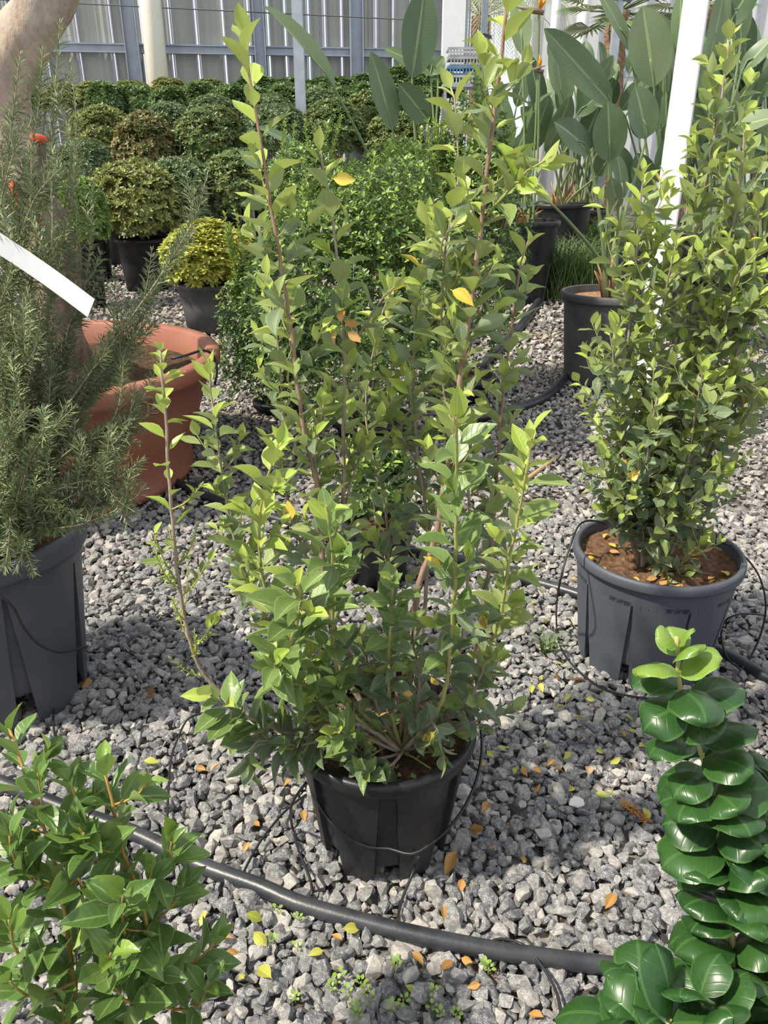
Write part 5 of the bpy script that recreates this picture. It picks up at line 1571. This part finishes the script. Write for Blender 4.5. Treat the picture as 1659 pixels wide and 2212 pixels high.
def crates():
    c0 = P(1000, 165, 12.6)
    for k in range(4):
        w, dpt, h = .46, .4, .11
        z = gz(12.6) + (P(1000, 165, 12.6)[2] - gz(12.6)) - .11 + k * .112
        root = thing('crate', (c0[0] + rng.normal(0, .01), 12.6, z), ['grey slatted plastic crate, lowest in the stack by the white pillar', 'blue slatted plastic crate, second from the bottom of the stack by the white pillar', 'grey slatted plastic crate, second from the top of the stack by the white pillar', 'grey slatted plastic crate, topmost of the stack by the white pillar'][k], 'crate')
        mat = BLUEP if k == 1 else GREYP
        m = MB(); m.box((0, 0, h - .015), (w, .02, .03)).box((0, 0, .015), (w, dpt, .02))
        fr = MB().box((0, -dpt/2, h - .015), (w, .02, .03)).box((0, dpt/2, h - .015), (w, .02, .03)).box((-w/2, 0, h - .015), (.02, dpt, .03)).box((w/2, 0, h - .015), (.02, dpt, .03)).box((0, 0, .012), (w, dpt, .02))
        attach(fr.build('frame', mat, smooth=False), root)
        for j in range(10):
            x = -w/2 + .03 + j * (w - .06) / 9
            attach(MB().box((x, -dpt/2, h/2), (.018, .015, h - .03)).build('slat', mat, smooth=False), root)
    # the bench they stand on
    zt = P(1000, 165, 12.6)[2] - .11; z0 = gz(12.6)
    root = thing('bench', (c0[0], 12.6, z0), 'grey bench under the crate stack by the white pillar', 'bench')
    attach(MB().box((0, 0, zt - z0 - .02), (.6, .5, .04)).build('top', GALV, smooth=False), root)
    for sx in (-.26, .26):
        for sy in (-.2, .2): attach(MB().box((sx, sy, (zt - z0) / 2 - .02), (.04, .04, zt - z0 - .03)).build('leg', GALV, smooth=False), root)
crates()

def grass(px, py, d, wid, n, hgt, label):
    c = P(px, py, d); root_loc = np.array([c[0], d, gz(d)])
    m = MB()
    for k in range(n):
        q = np.array([rng.normal(0, wid), rng.normal(0, wid * .7), 0]); a = rng.uniform(0, 6.28); h = hgt * rng.uniform(.4, 1.1)
        b = np.array([math.cos(a), math.sin(a), 0]); w = np.array([-b[1], b[0], 0]) * .004
        m.add([q - w, q + w, q + b * h * .3 + w * .8 + [0, 0, h * .6], q + b * h * .3 - w * .8 + [0, 0, h * .6], q + b * h * .8 + [0, 0, h * .75]], [[[0, 1, 2, 3]], [[3, 2, 4]]], float(rng.random()))
    o = m.build('grass_clump', S_GRASS, smooth=False); o.location = root_loc.tolist(); tag(o, label, 'grass')
    return o
grass(1245, 560, 8.6, .30, 1500, .75, 'dark green clump of fine grass behind the dusty grey pot')
grass(1300, 500, 10.4, .28, 1500, .8, 'dark green clump of fine grass in the gap under the paddle leaves')
grass(1180, 1400, G(1180, 1412)[1], .012, 26, .10, 'small fresh grass tuft growing in the gravel by the slate pot')

# more paddle plants that close the view on the right
def filler_plant(px, d, label, boxes, n, seed):
    r = np.random.default_rng(seed); lv = []
    for k in range(n):
        x0, x1, y0, y1 = boxes
        tx, ty = r.uniform(x0, x1), r.uniform(y0, y1)
        ln = r.uniform(90, 150) * 7 / d; a = r.normal((tx - px) / 300, .25)
        b = (tx - math.sin(a) * ln, ty + math.cos(a) * ln)
        lv.append((b, (tx, ty), r.uniform(40, 66) * 7 / d, d + r.normal(0, .2), d + r.normal(0, .3), dict(face=(r.normal(0, .5), -1, r.uniform(0, .6)), mat=L_STREL if r.random() < .75 else L_STRELP)))
    bird_plant(px, 500, d, .30, .36, .6, label, lv, sheath=8, jitter=.09)
filler_plant(1250, 11.2, 'crowded paddle leaved plant at the back of the path by the white column', (1120, 1400, 60, 260), 26, 1)
filler_plant(1500, 9.0, 'crowded paddle leaved plant beyond the white post, before the second wall', (1390, 1640, 20, 300), 26, 2)
filler_plant(1640, 8.3, 'crowded paddle leaved plant at the far end behind the sweeping leaves', (1520, 1720, -20, 280), 26, 3)
filler_plant(1100, 10.6, 'crowded paddle leaved plant between the pale palm and the beaked flower', (1020, 1180, 130, 330), 18, 4)

# ------------------------------------------------------------------ irrigation pipes and drip tubes
def pipe(name, pts, r, label, mat=HOSE, cat='pipe', h=None, n=10, step=.03):
    path = smooth_path([G(x, y, r * .8 if h is None else h) for x, y in pts], step)
    c = path[len(path) // 2].copy(); c[2] = gz(c[1])
    V, Q, caps = tube_arrays(path - c, r, n)
    o = link(name, fast_mesh(name, V, [Q, caps], [mat])); o.location = c.tolist()
    return tag(o, label, cat)
pipe('irrigation_pipe', [(-160, 1640), (0, 1690), (145, 1748), (290, 1800), (430, 1868), (560, 1915), (640, 1950), (760, 1985), (900, 2020), (1050, 2050), (1200, 2072), (1400, 2096), (1500, 2112), (1659, 2140), (1780, 2160)], .019,
     'thick black irrigation pipe lying across the gravel in front of the black ribbed pot', n=14)
pipe('irrigation_pipe', [(330, 1020), (390, 1045), (470, 1080), (700, 1150), (980, 1207), (1060, 1228), (1130, 1250), (1250, 1285), (1400, 1345), (1560, 1410), (1659, 1465), (1780, 1530)], .021,
     'black irrigation pipe running behind the open shrub and the slate pot', n=12)
pipe('irrigation_pipe', [(1260, 520), (1222, 575), (1171, 641), (1131, 697), (1090, 740), (1040, 790)], .04, 'black irrigation pipe along the path beside the black pots', n=10)
pipe('irrigation_pipe', [(1260, 775), (1238, 795), (1214, 824), (1179, 856), (1123, 880), (1020, 905), (930, 915)], .03, 'black irrigation pipe curving past the dusty grey pot', n=10)

def tube_px(pts, label, r=.0032, cat='drip tube'):
    """pts (px, py, d) or (px, py) for the ground"""
    p = [P(*q) if len(q) == 3 else G(q[0], q[1], .027) for q in pts]
    path = smooth_path(p, .015); c = path[0].copy()
    V, Q, caps = tube_arrays(path - c, r, 6)
    o = link('drip_tube', fast_mesh('drip_tube', V, [Q, caps], [TUBE])); o.location = c.tolist()
    return tag(o, label, cat)
def around_pot():
    cx = P(829, 1590, 1.40)[0]; cy = 1.40; pts = []
    for k in range(25):                        # slack loop hanging round the pot
        a = math.radians(150 + 330 * k / 24)
        fr = (1 - math.sin(a)) / 2             # 1 at the front
        z = .335 - .215 * fr ** 1.3 + .01
        r = .198 - .03 * fr + (.055 if math.cos(a) > 0.2 else .0) * (1 - fr * .5)
        pts.append([cx + r * math.cos(a), cy + r * math.sin(a), z])
    path = smooth_path(pts, .015); c = path[0].copy(); V, Q, caps = tube_arrays(path - c, .0035, 6)
    o = link('drip_tube', fast_mesh('drip_tube', V, [Q, caps], [TUBE])); o.location = c.tolist()
    tag(o, 'thin black drip tube slung in a loop around the black ribbed pot', 'drip tube')
around_pot()
tube_px([(673, 1934), (672, 1905), (647, 1842), (631, 1785), (629, 1742, 1.27), (645, 1712, 1.27), (662, 1690, 1.28)], 'thin black tube rising from the front pipe to the black ribbed pot')
tube_px([(522, 1895), (540, 1856), (575, 1800), (627, 1742), (700, 1690, 1.6)], 'thin black tube running slantwise from the front pipe to behind the black ribbed pot')
tube_px([(858, 1998), (866, 1950), (893, 1882, 1.243), (905, 1850, 1.243)], 'short thin black tube between the front pipe and the pot foot')
tube_px([(361, 1780), (363, 1723), (368, 1650), (378, 1610), (405, 1554), (440, 1540)], 'thin black tube on the gravel beside the low branches of the open shrub')
tube_px([(1060, 2035), (1083, 2028), (1133, 2043), (1178, 2098), (1205, 2152), (1216, 2225)], 'thin grey black tube crossing the front pipe towards the viewer')
tube_px([(1330, 1160, 2.16), (1307, 1131, 2.2), (1257, 1129, 2.14), (1230, 1184, 2.06), (1206, 1276, 2.02), (1202, 1345), (1208, 1390), (1233, 1432), (1289, 1480), (1344, 1500), (1420, 1512)], 'thin black tube hanging over the slate pot rim and along its foot')
tube_px([(1520, 1160, 2.2), (1545, 1165, 2.2), (1593, 1188, 2.18), (1637, 1239, 2.15), (1654, 1302, 2.12), (1645, 1364, 2.1), (1615, 1430), (1571, 1475)], 'thin black tube arching off the slate pot rim to the gravel')
tube_px([(1655, 1329, 2.16), (1600, 1326, 2.14), (1566, 1342, 2.14), (1558, 1372, 2.14), (1571, 1420), (1600, 1446)], 'small curl of thin tube between the slate pot and the pipe behind it')
tube_px([(-20, 1280, 1.71), (0, 1287, 1.71), (30, 1314, 1.715), (51, 1355, 1.73), (84, 1392, 1.76), (128, 1409, 1.82), (172, 1400, 1.93), (190, 1395, 2.05)], 'thin black tube slung across the tall blue grey pot')
tube_px([(-40, 1520), (0, 1505), (51, 1492), (95, 1488), (111, 1502), (116, 1527), (115, 1560), (120, 1600)], 'thin black tube on the gravel at the foot of the tall blue grey pot')

a, b = G(1206, 985, .012), G(1060, 1092, .012)
o = MB().tube(smooth_path([a - a, (b - a) * .5, b - a], .1), np.linspace(.010, .014, len(smooth_path([a - a, (b - a) * .5, b - a], .1))), 8).build('bamboo_cane', CANE)
o.location = a.tolist(); tag(o, 'tan bamboo cane lying on the gravel between the two leafy shrubs', 'cane')

# ------------------------------------------------------------------ fallen leaves
FALL = [leaf_template(0.52, 0.25, 0.18, petiole=.08), leaf_template(0.48, 0.4, 0.1, petiole=.08, twist=.5), leaf_template(0.56, -0.15, 0.25, petiole=.08, wave=.3)]
L_LIME = leaf_mat('fallen leaf yellow green', (0.38, 0.42, 0.05), (0.55, 0.52, 0.09), (0.5, 0.5, 0.15), (0.6, 0.6, 0.25))
L_OCHRE = leaf_mat('fallen leaf orange', (0.42, 0.20, 0.05), (0.62, 0.33, 0.09), (0.55, 0.32, 0.12), (0.6, 0.4, 0.2), margin=False)
L_BROWN = leaf_mat('fallen leaf brown', (0.16, 0.07, 0.035), (0.26, 0.12, 0.06), (0.26, 0.14, 0.08), (0.3, 0.18, 0.1), margin=False)
L_PEACH = leaf_mat('fallen leaf peach', (0.62, 0.42, 0.24), (0.7, 0.5, 0.3), (0.66, 0.48, 0.3), (0.72, 0.55, 0.36), margin=False)
FM = {'g': L_LIME, 'o': L_OCHRE, 'b': L_BROWN, 'p': L_PEACH}
fallen = [(1153, 1298, 'g'), (1211, 1434, 'g'), (1169, 1463, 'g'), (1149, 1487, 'g'), (1169, 1484, 'g'), (1226, 1506, 'g'), (1210, 1524, 'g'), (1312, 1498, 'g'), (1389, 1528, 'g'),
  (1252, 1550, 'g'), (1226, 1632, 'g'), (1114, 1663, 'g'), (1296, 1621, 'g'), (1233, 1703, 'g'), (1388, 1610, 'g'), (1366, 1579, 'g'), (1358, 1551, 'g'), (1197, 1573, 'g'), (1542, 1625, 'g'), (1059, 1629, 'g'),
  (1252, 1469, 'b', .065), (1292, 1533, 'b'), (1329, 1566, 'o'), (1347, 1584, 'o'), (1134, 1663, 'o'), (1160, 1663, 'o'), (1208, 1662, 'o'), (1272, 1664, 'p', .05), (1584, 1340, 'o'), (1582, 1485, 'o'), (1191, 1647, 'o'), (1206, 1461, 'b'),
  (1319, 1714, 'g'), (1300, 1716, 'g'), (1394, 1760, 'g', .05), (1320, 1945, 'o', .05), (1159, 1700, 'o'),
  (532, 1829, 'o'), (554, 1779, 'o'), (656, 1761, 'o'), (1049, 1743, 'o', .045), (1029, 1793, 'o', .055), (1060, 1824, 'o'), (975, 1862, 'o', .065), (1133, 1854, 'o'), (997, 1910, 'o'), (959, 1971, 'o'),
  (728, 2023, 'o'), (902, 2068, 'o'), (966, 2084, 'o'), (1024, 2129, 'o'), (1158, 2193, 'o'), (1006, 2071, 'o'),
  (550, 1980, 'g', .045), (561, 2023, 'g', .05), (760, 2005, 'g', .045), (683, 2057, 'g'), (570, 2098, 'g', .055), (891, 2138, 'g'), (520, 2107, 'g'), (431, 1983, 'g', .045),
  (318, 1493, 'b', .075), (185, 1473, 'o', .045), (326, 1644, 'g', .045), (434, 1661, 'o'), (464, 1657, 'o'), (485, 2027, 'o'), (503, 2058, 'o'), (1040, 1645, 'o'), (1100, 1780, 'o'), (240, 1290, 'b'), (405, 664, 'b', .12), (1090, 1610, 'g'), (1135, 1560, 'g'), (1250, 1590, 'o'), (1180, 1610, 'g'), (1275, 1510, 'g'),
  (1480, 1600, 'o'), (1330, 1640, 'g'), (1420, 1560, 'g'), (1180, 1340, 'g'), (1165, 1220, 'o'), (620, 1690, 'o'), (1240, 1250, 'o')]
used_lab = {}
WORD = {'g': 'yellow green', 'o': 'orange', 'b': 'curled brown', 'p': 'pale peach'}
for it in fallen:
    px, py, k = it[:3]; L = it[3] if len(it) > 3 else rng.uniform(.028, .040)
    g = G(px, py, .022)
    if py > 1600 and px < 1000 and py > 1868 + (px - 430) * .19: where = 'on the gravel before the thick front pipe'
    elif py > 1700: where = 'between the front pipe and the black ribbed pot'
    elif px < 520: where = 'on the gravel near the tall blue grey pot'
    elif px > 1500: where = 'on the gravel past the slate pot'
    elif py < 1400: where = 'on the gravel behind the open shrub'
    else: where = 'between the slate pot and the black ribbed pot'
    t = FALL[int(rng.integers(0, 3))]
    yaw = rng.uniform(0, 6.28); tl = rng.normal(0, .35, 2)
    key = (k, id(t)); V, Q, UV = t
    if key not in used_lab: used_lab[key] = fast_mesh('fallen_leaf', V - np.array([0, .5, 0]), [Q], [FM[k]], uv=UV)
    o = link('fallen_leaf', used_lab[key]); o.location = g.tolist(); o.rotation_euler = (tl[0], tl[1], yaw); o.scale = (L, L, L)
    size = 'large ' if L > .049 else ''
    tag(o, size + WORD[k] + ' fallen leaf ' + where, 'leaf', 'fallen ' + size + WORD[k] + ' leaves ' + where)

# dry needle sprig
g = G(1371, 1754, .025); m = MB()
for k in range(60):
    f = rng.uniform(-1, 1); q = np.array([f * .018, f * -.028, 0]); a = rng.uniform(0, 6.28); e = np.array([math.cos(a), math.sin(a), rng.uniform(0, .6)]) * .018
    m.tube([q, q + e * .6, q + e], [.0012, .0014, .0004], 4)
o = m.build('needle_sprig', plain('rusty needles', (0.45, 0.20, 0.05), .7, .2)); o.location = g.tolist(); tag(o, 'rusty orange dry needle sprig on the gravel before the slate pot', 'sprig')
# light stones that stand out
for k, (px, py, s_) in enumerate(((1183, 1540, .022), (1245, 1733, .024), (1100, 1400, .02))):
    V, T = HULL_N[k]
    o = link('pale_stone', fast_mesh('pale_stone', V * s_, [T], [PEBW], smooth=False)); o.location = G(px, py, .02).tolist()
    tag(o, ['white flat stone lying in the shade beside the black ribbed pot', 'creamy white stone lying near the dry needle sprig', 'white stone behind the open shrub stems'][k], 'stone')

# ------------------------------------------------------------------ weed seedlings in the gravel
L_WEED = leaf_mat('weed leaf', (0.20, 0.36, 0.05), (0.32, 0.46, 0.09), (0.35, 0.46, 0.15), (0.42, 0.52, 0.2), margin=False)
V0, Q0, U0 = leaf_template(0.75, 0.1, 0.1, nu=4, nv=2, petiole=.5, tip=.6)
wm = fast_mesh('leaf', V0, [Q0], [L_WEED], uv=U0)
for k, (px, py) in enumerate([(857, 2093), (849, 2080), (726, 2125), (735, 2112), (715, 2140), (789, 2143), (780, 2128), (871, 2166), (938, 2147), (1047, 2089), (638, 2159), (771, 2197), (952, 2197), (846, 2179), (642, 2053), (599, 1971), (934, 2181), (751, 2148), (800, 2165), (765, 2180), (985, 2196), (1055, 2098), (590, 2035), (645, 1990)]):
    g = G(px, py, .012)
    root = thing('weed_seedling', g, 'tiny bright green weed seedling between stones before the thick front pipe', 'weed', 'weed seedlings before the front pipe')
    n = int(rng.integers(4, 7)); a0 = rng.uniform(0, 6.28)
    for j in range(n):
        o = link('leaf', wm); attach(o, root); s_ = rng.uniform(.012, .019)
        o.scale = (s_, s_, s_); o.rotation_euler = (rng.uniform(.2, .9), 0, a0 + j * 6.28 / n); o.location = (0, 0, .008)
    attach(MB().tube([[0, 0, -.012], [0, 0, .01]], .0012, 5).build('stalk', B_GREEN), root)
